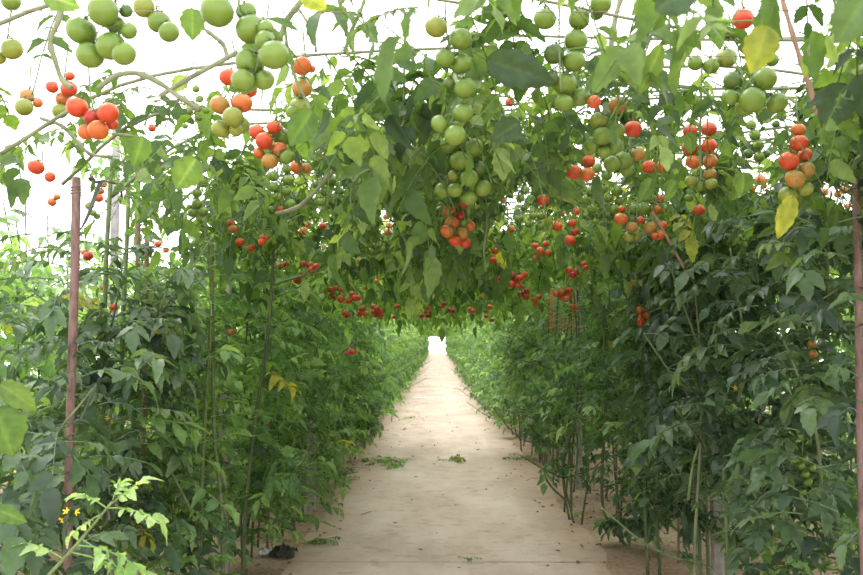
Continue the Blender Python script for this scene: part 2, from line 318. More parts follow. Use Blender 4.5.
# ------------------------------------------------------------------ tomato clusters (photo position, radius, ripeness of each fruit)
# R ripe red, B dull red, O orange, T turning, Y yellowish green, G green, D dark green
TR = [
 ('large pale green tomato cluster hanging highest in the top left corner', [(103,11,15.5,'G'),(81,30,16,'G'),(110,46,15,'G'),(90,55,14.5,'G'),(124,54,12,'G'),(129,31,8.5,'G'),(115,24,10,'G'),(126,11,7,'D')]),
 ('three green tomatoes between the two large green clusters at top left', [(144,7,11,'Y'),(159,22,12,'G'),(169,32,10.5,'G')]),
 ('pale green tomato pair at the left edge beside a grey stem', [(12,49,11,'Y'),(-1,58,7,'Y')]),
 ('single green tomato cut by the top left corner above the wire', [(11,1,10,'G')]),
 ('mixed red and orange cluster with one green fruit under the grey vine at upper left', [(70,76,5,'R'),(52,87,6.5,'R'),(69,89,8.5,'R'),(64,99,8.5,'O'),(60,111,8,'Y')]),
 ('small orange and green cluster left of the red one at the upper left edge', [(38,103,5,'O'),(27,96,7.5,'T'),(24,107,9,'Y')]),
 ('red and orange cluster with a green star calyx below the big green one', [(77,107,11,'R'),(108,113,10.5,'R'),(92,117,8.5,'B'),(112,124,6.5,'R'),(86,132,8.5,'O'),(98,130,10.5,'O')]),
 ('lone small red tomato half hidden by a leaf right of the upper left cluster', [(152,128,4,'R')]),
 ('two bright red tomatoes hanging against white sky left of the rusty pole', [(36,167,8.5,'R'),(50,177,5.5,'R')]),
 ('thin cluster of tiny dark green tomatoes against the sky at upper left', [(192,104,4,'D'),(200,99,4,'G'),(196,89,4,'G'),(190,112,3.2,'D'),(185,126,3.2,'G'),(206,110,4,'G'),(199,118,3.5,'D')]),
 ('large light green cluster hanging left of centre at the top', [(217,11,17.5,'G'),(246,11,11,'G'),(250,29,15.5,'G'),(266,28,8.5,'G'),(265,40,10,'G'),(249,62,14.5,'G'),(274,55,15,'G'),(243,80,12,'G'),(264,80,11,'G')]),
 ('turning olive and orange cluster under the large light green one', [(228,77,9,'R'),(250,91,7.5,'R'),(220,105,10.5,'T'),(242,103,10.5,'O'),(233,117,10.5,'Y'),(221,129,10,'Y'),(240,125,10,'Y'),(236,130,7,'Y')]),
 ('hanging string of orange and olive tomatoes beside a long thin stem', [(302,66,10,'O'),(312,69,4,'O'),(302,88,10.5,'T'),(300,107,10.5,'Y'),(292,112,6.5,'G')]),
 ('red and green cluster half covered by a leaf below the olive one', [(274,127,7.5,'R'),(257,132,8,'R'),(264,141,9,'R'),(282,137,9.5,'G'),(300,129,11,'D'),(259,153,6,'O'),(279,150,8.5,'O'),(270,161,8.5,'T'),(287,157,8,'G')]),
 ('pair of orange red tomatoes touching below the half covered cluster', [(297,167,7,'O'),(306,168,5.5,'T')]),
 ('loose dark green cluster hanging under the pair of orange red tomatoes', [(273,176,6,'G'),(274,187,5.5,'G'),(288,180,6,'G'),(287,169,5,'G'),(286,191,5.5,'G'),(290,204,5.5,'G'),(278,197,5,'G'),(272,210,4.5,'D'),(281,209,3.4,'R')]),
 ('small green cluster beside the leaf at left centre against the sky', [(203,182,6,'G'),(197,193,5.2,'G'),(197,204,5.5,'G'),(192,213,4.5,'G'),(203,212,5.5,'G'),(193,178,4.5,'D')]),
 ('small green cluster among leaves right of the loose dark green one', [(310,200,4.5,'G'),(321,202,5,'G'),(330,180,6.5,'D'),(317,185,5,'D'),(340,192,4.5,'D'),(325,192,4.5,'D')]),
 ('two orange red tomatoes stacked above a red pair at left centre', [(231,223,4.5,'R'),(233,229,4.5,'O')]),
 ('two small separate red tomatoes hanging at left centre', [(240,242,4.5,'R'),(251,248,4,'R')]),
 ('red pair beside a leaf left of the tall twin stems', [(265,237,5,'R'),(262,242,4,'R')]),
 ('little red cluster behind leaves left of the tunnel centre', [(304,231,4,'R'),(308,224,3.6,'R'),(301,233,3.5,'B')]),
 ('single round red tomato in the leaves left of centre', [(323,226,4.2,'R')]),
 ('red pair under the dark canopy leaves left of centre', [(388,232,4,'R'),(386,217,3.2,'R'),(389,226,3,'R')]),
 ('olive and green tomatoes beneath the red pair under dark canopy leaves', [(376,237,4.5,'Y'),(376,247,4.6,'G'),(371,252,4,'G'),(382,250,4,'G')]),
 ('small orange pair just inside the rusty pole at left', [(52,202,4.5,'O'),(57,197,3.6,'O')]),
 ('red and green cluster partly behind the black plastic strip', [(103,184,4.2,'R'),(101,191,3.6,'R'),(99,198,4.5,'R'),(89,206,4.2,'Y'),(97,216,3.6,'G'),(93,213,3.6,'G')]),
 ('dull red tomato right of the rusty pole above the left row', [(88,256,5,'B'),(84,252,3.4,'O')]),
 ('two small red tomatoes over the left row against bright leaves', [(158,244,3.6,'R'),(166,250,3.2,'O')]),
 ('red tomato low in the left row right of the rusty pole', [(114,307,4.5,'R'),(104,288,3.6,'R')]),
 ('single orange tomato in the left row beside the paired stems', [(232,332,4.2,'O')]),
 ('long string of green tomatoes hanging at top centre', [(436,27,11.5,'Y'),(461,39,11.5,'G'),(445,58,9.5,'G'),(461,64,11.5,'G'),(465,88,11.5,'G'),(449,83,6,'D'),(463,113,10.5,'G'),(440,124,9.5,'G'),(455,135,11,'G')]),
 ('bulky green cluster under the long centre string', [(449,145,9,'G'),(473,148,10.5,'G'),(460,161,10.5,'G'),(478,169,8.5,'D'),(454,176,6.5,'Y'),(469,178,9.5,'G'),(483,188,8.5,'G'),(455,190,8,'G'),(443,190,8.5,'G'),(469,197,9,'G')]),
 ('orange red cluster hanging lowest at the centre under the green ones', [(449,211,7,'O'),(464,204,5.5,'B'),(452,223,7.5,'O'),(447,231,7,'O'),(462,233,7,'T'),(470,226,5.5,'O'),(455,241,6,'R'),(465,243,6,'R'),(461,216,5,'B')]),
 ('column of small green tomatoes left of the orange centre cluster', [(440,211,5,'G'),(441,221,5,'G'),(438,241,4,'D'),(437,231,4.2,'D'),(475,207,5,'Y')]),
 ('long green cluster at top right of centre beside the thin stem', [(579,19,11,'G'),(576,40,12,'G'),(574,61,11.5,'G'),(565,84,12,'G'),(580,97,11,'G'),(564,103,9.5,'G'),(554,54,10.5,'D'),(550,79,8,'D'),(601,3,11,'G'),(597,14,7,'D'),(594,102,7,'R')]),
 ('single green tomato with dark calyx at the top right of centre', [(545,19,11.5,'G')]),
 ('red tomato peeping between leaves right of the centre string', [(510,102,5,'R')]),
 ('broad green cluster with olive top fruit right of centre', [(618,105,9.5,'T'),(599,121,9.5,'Y'),(602,136,9.5,'G'),(617,131,8.5,'G'),(594,145,9,'G'),(614,146,9.5,'G'),(604,152,7,'G')]),
 ('single bright red tomato against the broad green cluster', [(633,129,9.2,'R')]),
 ('green trio with a brownish fruit below the single bright red tomato', [(612,164,8.5,'G'),(624,160,9.5,'G'),(637,154,8.5,'T'),(627,170,7.5,'G')]),
 ('red trio hanging left of the green tomatoes right of centre', [(574,172,8,'R'),(587,174,8,'O'),(588,161,7.5,'R')]),
 ('many small green tomatoes in a loose cluster below the red trio', [(597,168,5.5,'G'),(607,175,6,'G'),(591,191,5.5,'G'),(602,189,5.5,'G'),(617,191,6,'G'),(586,200,5,'G'),(599,200,5,'G'),(609,198,5,'G'),(619,201,5,'G'),(592,209,5,'G'),(587,217,4,'D'),(614,209,5.5,'G'),(599,216,4,'D'),(610,216,4,'D')]),
 ('red and orange pair side by side against the white sky right of centre', [(649,167,7,'R'),(663,166,7,'O')]),
 ('mixed green and red cluster behind two narrow leaves right of centre', [(656,210,5.5,'O'),(660,199,5,'R'),(664,209,4.5,'Y'),(651,199,5.5,'G'),(644,209,7,'G'),(634,209,5,'G')]),
 ('orange and yellowish cluster above the slanting dark stem', [(621,219,7,'O'),(622,209,3.6,'R'),(632,227,6,'T'),(650,227,7,'T'),(663,225,4.5,'R'),(660,235,5.5,'O'),(637,235,5.5,'Y'),(629,237,6,'Y'),(640,220,4.2,'R'),(655,236,4,'R')]),
 ('twin columns of red tomatoes ending in green on the right', [(709,129,8,'R'),(709,146,8,'R'),(710,161,7.5,'O'),(710,174,6.5,'T'),(711,184,6.5,'Y'),(690,131,7.5,'R'),(690,148,8,'R'),(693,162,7.5,'O'),(691,181,6.5,'Y'),(700,185,7,'G')]),
 ('bright red tomato with a small green one below the twin columns', [(699,210,6,'R'),(689,198,4.5,'G')]),
 ('orange cluster of three beside the leaf at right', [(760,180,6,'O'),(752,188,3.6,'O'),(764,186,3.2,'R')]),
 ('small green string hanging right of the twin red columns', [(751,125,5.5,'G'),(755,135,6,'G'),(759,145,5.5,'G'),(759,157,5.5,'G'),(748,154,5.2,'D'),(766,154,4.6,'D')]),
 ('two tiny green tomatoes low among leaves at right', [(745,226,4,'G'),(745,235,3.6,'G')]),
 ('large orange red tomato beside the yellow leaf at top right', [(743,19,11,'R')]),
 ('orange tomato peeping out behind the yellow leaf', [(772,37,5.5,'O')]),
 ('three shaded green tomatoes left of the yellow leaf', [(711,66,8.5,'G'),(695,63,8,'G'),(727,58,10.5,'Y')]),
 ('big green cluster below the yellow leaf at top right', [(733,81,10,'D'),(731,97,8.5,'G'),(765,79,12,'G'),(752,100,13,'G'),(745,107,10,'G'),(777,103,11,'G'),(772,60,7,'G')]),
 ('large red to green cluster hanging above the dried yellow leaf', [(798,130,7.5,'O'),(799,143,9.2,'R'),(789,161,10,'R'),(805,155,7.5,'R'),(806,170,9,'T'),(795,179,10,'T'),(805,189,8.5,'Y'),(788,195,9.5,'Y')]),
 ('pale orange cluster at the far right edge near the rusty pole', [(845,189,5,'O'),(838,194,4,'O'),(848,206,3,'O'),(825,192,4,'O')]),
 ('small dark green pair left of the large red to green cluster', [(782,116,5,'G'),(776,124,4,'D')]),
 ('single red tomato right of the bulky centre cluster', [(543,200,6.5,'R')]),
 ('loose red cluster hanging right of the single centre tomato', [(557,226,5.8,'R'),(572,223,4.6,'R'),(570,240,6,'R'),(576,211,4.3,'R'),(575,232,4.2,'B'),(561,213,3.6,'R')]),
 ('hanging string of small green tomatoes right of centre above the orange knot', [(525,190,5,'G'),(520,198,4.5,'G'),(519,219,5,'G'),(529,224,4.5,'G'),(540,226,5,'G'),(541,216,4.5,'G'),(524,208,4,'D'),(533,216,4,'G')]),
 ('pale tomatoes with one orange fruit under the bulky centre cluster', [(497,228,4,'G'),(503,200,3.2,'R'),(511,229,4.2,'O'),(504,222,4,'G')]),
 ('orange knot of tomatoes at mid height right of centre', [(540,251,4.5,'O'),(548,253,4.2,'O'),(546,244,3.6,'R'),(535,246,4,'R'),(536,258,3.6,'T'),(532,261,3.2,'G'),(543,260,3,'G')]),
 ('small red pair right of the orange centre cluster above the path', [(495,251,4,'R'),(493,260,4,'R'),(498,264,3,'G')]),
 ('wide deep red cluster above the right side of the path', [(501,279,3.8,'R'),(506,281,4,'R'),(511,284,4,'R'),(515,280,4.2,'B'),(520,278,4,'R'),(524,275,3.8,'R'),(512,275,3.6,'B'),(518,285,3.4,'R')]),
 ('low red cluster in two clumps right of the path', [(521,294,3.6,'R'),(527,291,3.4,'R'),(526,297,3.4,'R'),(534,300,3.2,'O'),(539,297,3.4,'R'),(536,304,3.3,'O'),(522,287,3,'O')]),
 ('red and orange cluster hanging just above the red crate', [(556,294,3.6,'O'),(561,292,3.8,'O'),(566,291,3.8,'R'),(569,296,3.8,'R'),(562,297,3.6,'R'),(566,299,3.6,'O'),(570,290,3,'R')]),
 ('orange tomato pair beside the upper right corner of the red crate', [(573,307,3.6,'O'),(577,308,3,'O')]),
 ('bright red clump high above the red crate', [(570,271,4.4,'R'),(576,272,4.2,'R'),(573,275,3.6,'B'),(584,264,3.3,'R'),(586,268,3,'R')]),
 ('orange red cluster on the right row right of the red crate', [(640,310,4,'O'),(643,317,5.4,'R'),(641,322,4.4,'R'),(647,315,3.4,'O')]),
 ('red clump nearest the twin stems in the left row', [(280,266,3.6,'R'),(286,264,3.2,'R')]),
 ('bright red clump high in the left row right of the tall stem', [(310,265,4.2,'R'),(312,270,4,'R'),(316,267,4,'R'),(303,264,3.4,'B')]),
 ('red and yellowish clump just under the bright red clump at left', [(297,280,4.2,'R'),(302,274,3.6,'T'),(305,272,3,'Y')]),
 ('yellowish pair high in the canopy left of centre', [(359,260,2.8,'T'),(324,247,2.7,'O')]),
 ('row of red and olive tomatoes high along the left of the tunnel', [(331,290,3.4,'R'),(336,288,3.4,'R'),(341,290,3.4,'T'),(333,297,2.6,'B')]),
 ('clump of four red tomatoes along the left of the tunnel', [(341,299,4,'R'),(349,301,3.4,'R'),(352,294,3.3,'R'),(355,298,3.6,'R'),(358,298,3.4,'R')]),
 ('lone low red clump at the left of the tunnel above the paired stems', [(345,313,3.4,'R'),(347,316,2.6,'B')]),
 ('red and orange clump next to the largest far red clump', [(362,309,3.4,'R'),(360,314,3.2,'R'),(366,314,3.2,'O')]),
 ('largest far red clump on the left of the tunnel', [(374,307,3.3,'R'),(377,309,3.3,'R'),(380,312,3.3,'R'),(374,312,3.1,'R'),(376,315,3,'R'),(380,315,3,'R')]),
 ('low dark red clump deep in the left hedge', [(351,351,3,'R'),(354,352,3,'B'),(348,353,2.6,'B')]),
 ('tiny far red pair left of the tunnel end', [(397,306,2.6,'R'),(394,317,2.2,'B')]),
 ('tall narrow red clump nearest the bright tunnel end', [(428,308,2.8,'R'),(426,312,2.6,'R'),(428,316,2.6,'B'),(422,316,2.6,'B')]),
 ('dark red speck of tomatoes above the bright tunnel end', [(453,311,2.6,'B'),(450,310,2.4,'B')]),
 ('orange red pair right of the bright tunnel end', [(470,309,2.8,'O'),(473,311,2.6,'R')]),
 ('brownish red clump in the canopy above the tunnel end', [(444,304,2.6,'B'),(483,298,2.6,'B'),(441,307,2.2,'B')]),
 ('red pair low right of the tunnel end near the wide cluster', [(490,307,3,'R'),(486,316,2.4,'B'),(492,320,2.2,'B')]),
 ('dull brownish clump high over the left of the path', [(365,287,3,'B'),(377,281,2.6,'O'),(379,276,2.4,'O')]),
 ('string of four green tomatoes low in the right row', [(804,459,4.2,'G'),(801,466,4,'G'),(805,474,4.2,'G'),(808,482,4.4,'G'),(812,468,4,'G'),(803,492,3.6,'G')]),
 ('two dull orange tomatoes stacked in shade at the right', [(812,344,4.6,'T'),(813,354,4.8,'T'),(814,363,3.6,'Y')]),
 ('lone small green tomato at the bottom right among leaves', [(829,567,4,'G')]),
]
RAD = {'R': .026, 'O': .026, 'T': .0265, 'Y': .026, 'G': .026, 'D': .024, 'B': .025}
FR = []      # fruit: x, y, r, distance
CL = []
for lab, fr in TR:
    rs = sorted(f[2] for f in fr); rm = rs[int(len(rs) * .6)] if len(rs) > 1 else rs[0]
    real = .026 if rm >= 7 else (.024 if rm > 5 else .0225)
    d = real / rm * 1000
    low = min(f[1] for f in fr)
    if low > 330: d = min(d, 3.7 if low > 400 or fr[0][0] > 800 else 5.2)
    d = min(d, 10.5)
    top = P(fr[0][0], low, 1.0)[2] - CAM[2]
    if top > 0: d = min(d, .80 / top)           # nothing hangs above the wires
    rng = np.random.default_rng(int(low * 13 + fr[0][0]) % 100000)
    pts = []
    for (x, y, r, c) in fr:
        rr = r / 1000 * d
        pts.append([P(x, y, d + rng.uniform(-.5, .5) * rr), rr, c, x, y, r])
    for it in range(30):                      # fruits touch, they do not sink into each other
        for i in range(len(pts)):
            for j in range(i):
                v = pts[i][0] - pts[j][0]; L = np.linalg.norm(v); m = (pts[i][1] + pts[j][1]) * .97
                if L < m:
                    ray = norm(pts[i][0] - CAM); s = 1 if v @ ray >= 0 else -1
                    k = s * (m - L) * .55
                    pts[i][0] = pts[i][0] + ray * k; pts[j][0] = pts[j][0] - ray * k
    CL.append((lab, d, pts))
    for p in pts: FR.append((p[3], p[4], p[5], d))
STEMPTS = []   # filled with stems, poles and the crate: foliage in front of them is thin
FR = np.array(FR)

# ------------------------------------------------------------------ how open the canopy is (share of sky covered, over the picture, top down)
OPEN = np.array([
 [.36, .38, .42, .42, .52, .62, .72, .85, .88, .85, .85, .92],
 [.42, .40, .52, .50, .66, .78, .95, .92, .85, .88, .92, .95],
 [.48, .42, .55, .66, .88, .97, .97, .97, .92, .84, .92, .96],
 [.50, .42, .55, .82, .97, 1.0, 1.0, 1.0, .92, .90, .94, .96],
 [.75, .65, .70, .95, 1.0, 1.0, 1.0, 1.0, 1.0, 1.0, 1.0, 1.0],
 [1.0] * 12])

def line(d, *pts, r=2.5, p=.88):
    for a, b in zip(pts[:-1], pts[1:]):
        n = max(2, int(math.hypot(a[0] - b[0], a[1] - b[1]) / 7))
        for t in np.linspace(0, 1, n): STEMPTS.append((a[0] * (1 - t) + b[0] * t, a[1] * (1 - t) + b[1] * t, r, d, p))
line(3.3, (72, 176), (71, 480), r=4)
line(3.1, (858, 176), (859, 560), r=3)
line(4.72, (201, 500), (206, 400), (212, 300), (208, 255), (203, 200), p=.97); line(4.78, (221, 500), (214, 430), (213, 340), (212, 255), p=.97)
line(5.22, (243, 577), (246, 500), (256, 415), (268, 335), (273, 262), p=.97)
line(4.2, (123, 360), (127, 240), (128, 185)); line(3.9, (105, 300), (109, 205)); line(4.4, (145, 370), (145, 460))
line(7.7, (312, 440), (312, 505), r=5)
line(5.1, (701, 590), (698, 520), (690, 430), r=3); line(5.1, (709, 585), (706, 500), (702, 440)); line(5.5, (648, 575), (645, 480)); line(5.5, (660, 575), (657, 480))
line(6.3, (620, 540), (605, 515), (602, 470)); line(8, (566, 500), (550, 485), (544, 465)); line(5.3, (714, 500), (714, 575), r=4)
line(5.9, (676, 480), (676, 575)); line(7.4, (615, 450), (615, 510)); line(8.8, (578, 380), (578, 480)); line(5.1, (690, 380), (692, 300)); line(6, (604, 420), (604, 330))
line(10.7, (552, 294), (552, 330), r=5, p=1.01); line(10.7, (576, 294), (576, 330), r=5, p=1.01); line(10.7, (552, 325), (576, 325), r=8, p=1.01); line(10.7, (558, 306), (572, 306), r=9, p=.98)
SP = np.array(STEMPTS)

def PRUNE(c, half, rng):
    """leaves that hide ripening fruit are picked off"""
    x, y, d = proj(c)
    out = np.ones(len(c), bool); hp = half / np.maximum(d, .3) * F
    for s in range(0, len(c), 4000):
        e = slice(s, s + 4000)
        hit = (np.hypot(x[e, None] - FR[None, :, 0], y[e, None] - FR[None, :, 1]) < FR[None, :, 2] * .8 + hp[e, None]) & (d[e, None] < FR[None, :, 3] + .03) & (d[e, None] > .2)
        out[e] = ~(hit.any(1) & (rng.random(len(c[e])) < .985))
        hit = (np.hypot(x[e, None] - SP[None, :, 0], y[e, None] - SP[None, :, 1]) < SP[None, :, 2] + hp[e, None] * .8) & (d[e, None] < SP[None, :, 3]) & (d[e, None] > .2)
        out[e] &= ~((hit * SP[None, :, 4]).max(1) > rng.random(len(c[e])))
    return out

def keep(pos, rng, amount=1.5, fruit=True):
    x, y, d = proj(pos)
    gx = np.clip(x / 863 * 12 - .5, 0, 10.999); gy = np.clip(y / 52 - .5, 0, 4.999)
    i = gx.astype(int); j = gy.astype(int); a = gx - i; b = gy - j
    v = (OPEN[j, i] * (1 - a) + OPEN[j, i + 1] * a) * (1 - b) + (OPEN[j + 1, i] * (1 - a) + OPEN[j + 1, i + 1] * a) * b
    ok = rng.random(len(x)) < v ** amount
    if fruit:
        dx = x[:, None] - FR[None, :, 0]; dy = y[:, None] - FR[None, :, 1]
        m = 25 / np.maximum(d, .6)[:, None]
        hit = (np.hypot(dx, dy) < FR[None, :, 2] + m) & (d[:, None] < FR[None, :, 3] + .04) & (d[:, None] > .2)
        ok &= ~(hit.any(1) & (rng.random(len(x)) < .97))
    return ok

ORD = ['first', 'second', 'third', 'fourth', 'fifth', 'sixth', 'seventh', 'eighth', 'ninth', 'tenth', 'eleventh', 'twelfth', 'thirteenth', 'fourteenth',
       'fifteenth', 'sixteenth', 'seventeenth', 'eighteenth', 'nineteenth', 'twentieth', 'twenty-first', 'twenty-second', 'twenty-third', 'twenty-fourth', 'twenty-fifth', 'twenty-sixth']

# ------------------------------------------------------------------ ground
def ground():
    m, nt, out = newmat('sandy_soil')
    tc = nt.nodes.new('ShaderNodeTexCoord')
    n1 = N(nt, 'ShaderNodeTexNoise', Scale=1.3, Detail=6.0); n2 = N(nt, 'ShaderNodeTexNoise', Scale=38.0, Detail=4.0)
    for n in (n1, n2): nt.links.new(tc.outputs['Object'], n.inputs['Vector'])
    r = ramp(nt, [(.3, (.27, .185, .13)), (.55, (.42, .31, .235)), (.75, (.55, .43, .34))])
    nt.links.new(n1.outputs['Fac'], r.inputs['Fac'])
    r2 = ramp(nt, [(.35, (.62, .58, .52)), (.55, (1, 1, 1))]); nt.links.new(n2.outputs['Fac'], r2.inputs['Fac'])
    mx = nt.nodes.new('ShaderNodeMix'); mx.data_type = 'RGBA'; mx.blend_type = 'MULTIPLY'; mx.inputs['Factor'].default_value = .8
    nt.links.new(r.outputs[0], mx.inputs[6]); nt.links.new(r2.outputs[0], mx.inputs[7])
    b = N(nt, 'ShaderNodeBsdfPrincipled', Roughness=.95); b.inputs['Specular IOR Level'].default_value = .1
    nt.links.new(mx.outputs[2], b.inputs['Base Color'])
    bp = N(nt, 'ShaderNodeBump', Strength=.6, Distance=.02); nt.links.new(n2.outputs['Fac'], bp.inputs['Height']); nt.links.new(bp.outputs[0], b.inputs['Normal'])
    nt.links.new(b.outputs[0], out.inputs[0])
    mb = MB(); xs = np.linspace(-14, 14, 90); ys = np.linspace(-3, 98, 200)
    X, Y = np.meshgrid(xs, ys); rng = np.random.default_rng(1)
    Z = np.where((X > -.95) & (X < 1.1), -.012, rng.uniform(-.008, .008, X.shape))
    v = np.stack([X, Y, Z], -1).reshape(-1, 3); n = len(xs)
    i = (np.arange(len(ys) - 1)[:, None] * n + np.arange(n - 1)[None]).ravel()
    mb.add(v, np.stack([i, i + 1, i + n + 1, i + n], 1))
    tag(link('ground', mb.mesh('ground', m)), kind='structure')

    m, nt, out = newmat('pale_trodden_path')
    tc = nt.nodes.new('ShaderNodeTexCoord')
    mp = nt.nodes.new('ShaderNodeMapping'); mp.inputs['Scale'].default_value = (1.0, .35, 1); nt.links.new(tc.outputs['Object'], mp.inputs[0])
    n1 = N(nt, 'ShaderNodeTexNoise', Scale=2.0, Detail=7.0, Roughness=.62); nt.links.new(mp.outputs[0], n1.inputs['Vector'])
    n2 = N(nt, 'ShaderNodeTexNoise', Scale=60.0, Detail=3.0); nt.links.new(tc.outputs['Object'], n2.inputs['Vector'])
    n3 = N(nt, 'ShaderNodeTexNoise', Scale=5.0, Detail=6.0, Roughness=.7); nt.links.new(tc.outputs['Object'], n3.inputs['Vector'])
    r = ramp(nt, [(.28, (.46, .36, .295)), (.5, (.60, .487, .415)), (.72, (.71, .60, .535))]); nt.links.new(n1.outputs['Fac'], r.inputs['Fac'])
    r3 = ramp(nt, [(.30, (.60, .52, .45)), (.47, (1, 1, 1))]); nt.links.new(n3.outputs['Fac'], r3.inputs['Fac'])
    mx = nt.nodes.new('ShaderNodeMix'); mx.data_type = 'RGBA'; mx.blend_type = 'MULTIPLY'; mx.inputs['Factor'].default_value = .7
    nt.links.new(r.outputs[0], mx.inputs[6]); nt.links.new(r3.outputs[0], mx.inputs[7])
    b = N(nt, 'ShaderNodeBsdfPrincipled', Roughness=.9); b.inputs['Specular IOR Level'].default_value = .15
    sx = nt.nodes.new('ShaderNodeSeparateXYZ'); nt.links.new(tc.outputs['Object'], sx.inputs[0])
    ab = N(nt, 'ShaderNodeMath', operation='ABSOLUTE'); of = N(nt, 'ShaderNodeMath', operation='SUBTRACT'); of.inputs[1].default_value = .06
    nt.links.new(sx.outputs[0], of.inputs[0]); nt.links.new(of.outputs[0], ab.inputs[0])
    ma = N(nt, 'ShaderNodeMath', operation='MULTIPLY_ADD'); ma.inputs[1].default_value = .9
    nt.links.new(n3.outputs['Fac'], ma.inputs[0]); nt.links.new(ab.outputs[0], ma.inputs[2])
    me_ = N(nt, 'ShaderNodeMapRange'); me_.inputs[1].default_value = 1.0; me_.inputs[2].default_value = 1.38
    nt.links.new(ma.outputs[0], me_.inputs[0])
    mz = nt.nodes.new('ShaderNodeMix'); mz.data_type = 'RGBA'; nt.links.new(me_.outputs[0], mz.inputs['Factor'])
    nt.links.new(mx.outputs[2], mz.inputs[6]); mz.inputs[7].default_value = (.42, .31, .235, 1)
    nt.links.new(mz.outputs[2], b.inputs['Base Color'])
    bp = N(nt, 'ShaderNodeBump', Strength=.35, Distance=.012); nt.links.new(n2.outputs['Fac'], bp.inputs['Height']); nt.links.new(bp.outputs[0], b.inputs['Normal'])
    nt.links.new(b.outputs[0], out.inputs[0])
    # poured slabs, a hairline joint between each two
    k = 0
    joints = [-3, 1.5, 5.92, 13.2, 22.0, 31, 40, 50, 60, 70, 80, 98]
    mb = MB()
    for y0, y1 in zip(joints[:-1], joints[1:]):
        ys = np.arange(y0 + .006, y1, .14); ys = np.append(ys, y1 - .006); rng = np.random.default_rng(int(y0 * 7 + 50))
        rag = lambda s: np.convolve(rng.normal(0, s, len(ys) + 8), np.ones(9) / 7, 'valid')
        l = -.86 + rag(.035); rr = .97 + rag(.09)
        rows = np.stack([np.stack([l - .03, ys, 0 * ys - .015], 1), np.stack([l, ys, 0 * ys + .004], 1), np.stack([rr, ys, 0 * ys + .004], 1), np.stack([rr + .04, ys, 0 * ys - .015], 1)], 1)
        q = []
        for a in range(len(ys) - 1):
            for b_ in range(3): q.append((a * 4 + b_, a * 4 + b_ + 1, a * 4 + 5 + b_, a * 4 + 4 + b_))
        mb.add(rows.reshape(-1, 3), q)
    tag(link('path', mb.mesh('path', m, smooth=False)), kind='structure')
    mb = MB(); mb.box((.07, 22.3, .008), (.62, .10, .012)); mb.box((.07, 60, .01), (.8, .25, .012))  # sunlit gap across the path, modelled as pale strips
    tag(link('sunlit_strip_1', mb.mesh('sunlit_strip', M_WHITEPL, False)), kind='structure')
ground()

# ------------------------------------------------------------------ tomato clusters
def tomato_mesh(seed):
    rng = np.random.default_rng(seed); mb = MB(); nu, nv = 20, 13
    v = [(0, 0, .80)]
    lob = rng.uniform(.0, .018); ph = rng.uniform(0, 6.28); fl = rng.uniform(.90, .97)
    for j in range(1, nv):
        th = math.pi * j / nv
        for i in range(nu):
            a = 2 * math.pi * i / nu
            r = math.sin(th) * (1 + lob * math.cos(5 * a + ph) * max(0, math.cos(th)))
            z = math.cos(th) * fl
            z -= .16 * math.exp(-(math.sin(th) / .34) ** 2) if z > 0 else -.03 * math.exp(-(math.sin(th) / .3) ** 2)
            v.append((r * math.cos(a), r * math.sin(a), z))
    v.append((0, 0, -fl + .03)); q = []; t = []
    for j in range(nv - 2):
        for i in range(nu):
            a = 1 + j * nu + i; b = 1 + j * nu + (i + 1) % nu
            q.append((a, a + nu, b + nu, b))
    for i in range(nu):
        t.append((0, 1 + i, 1 + (i + 1) % nu)); e = 1 + (nv - 2) * nu
        t.append((len(v) - 1, e + (i + 1) % nu, e + i))
    mb.add(v, q, t)
    return mb.mesh('tomato', TM['R'])
def calyx_mesh(seed):
    rng = np.random.default_rng(seed); mb = MB(); k = 5 if seed % 2 else 6
    for s in range(k):
        a = 2 * math.pi * s / k + rng.normal(0, .12); L = rng.uniform(.55, .85); lift = rng.uniform(.0, .28); w = rng.uniform(.09, .13)
        dx = np.array([math.cos(a), math.sin(a), 0]); dy = np.array([-dx[1], dx[0], 0])
        rows = []
        for t, wd in ((.05, .06), (.3, w), (.65, w * .6), (1, .008)):
            z = .72 + .22 * math.sin(math.pi * min(t * .8, 1)) + lift * t * t
            rows += [dx * L * t + dy * wd + [0, 0, z], dx * L * t + [0, 0, z + .02], dx * L * t - dy * wd + [0, 0, z]]
        q = []
        for r in range(3):
            for c in range(2): q.append((r * 3 + c, r * 3 + c + 1, r * 3 + c + 4, r * 3 + c + 3))
        mb.add(rows, q, None)
    mb.tube([(0, 0, .70), (.01, 0, .95), (.05, .02, 1.2)], [.07, .06, .055], 5)
    return mb.mesh('calyx', M_STEM)
TOM = [tomato_mesh(i) for i in range(4)]; CALYX = [calyx_mesh(i) for i in range(4)]
RIPE = {'R': 'ripe red tomato', 'O': 'orange red tomato', 'T': 'turning orange tomato', 'Y': 'yellowish green tomato', 'G': 'green tomato', 'D': 'dark green tomato', 'B': 'dull red tomato'}

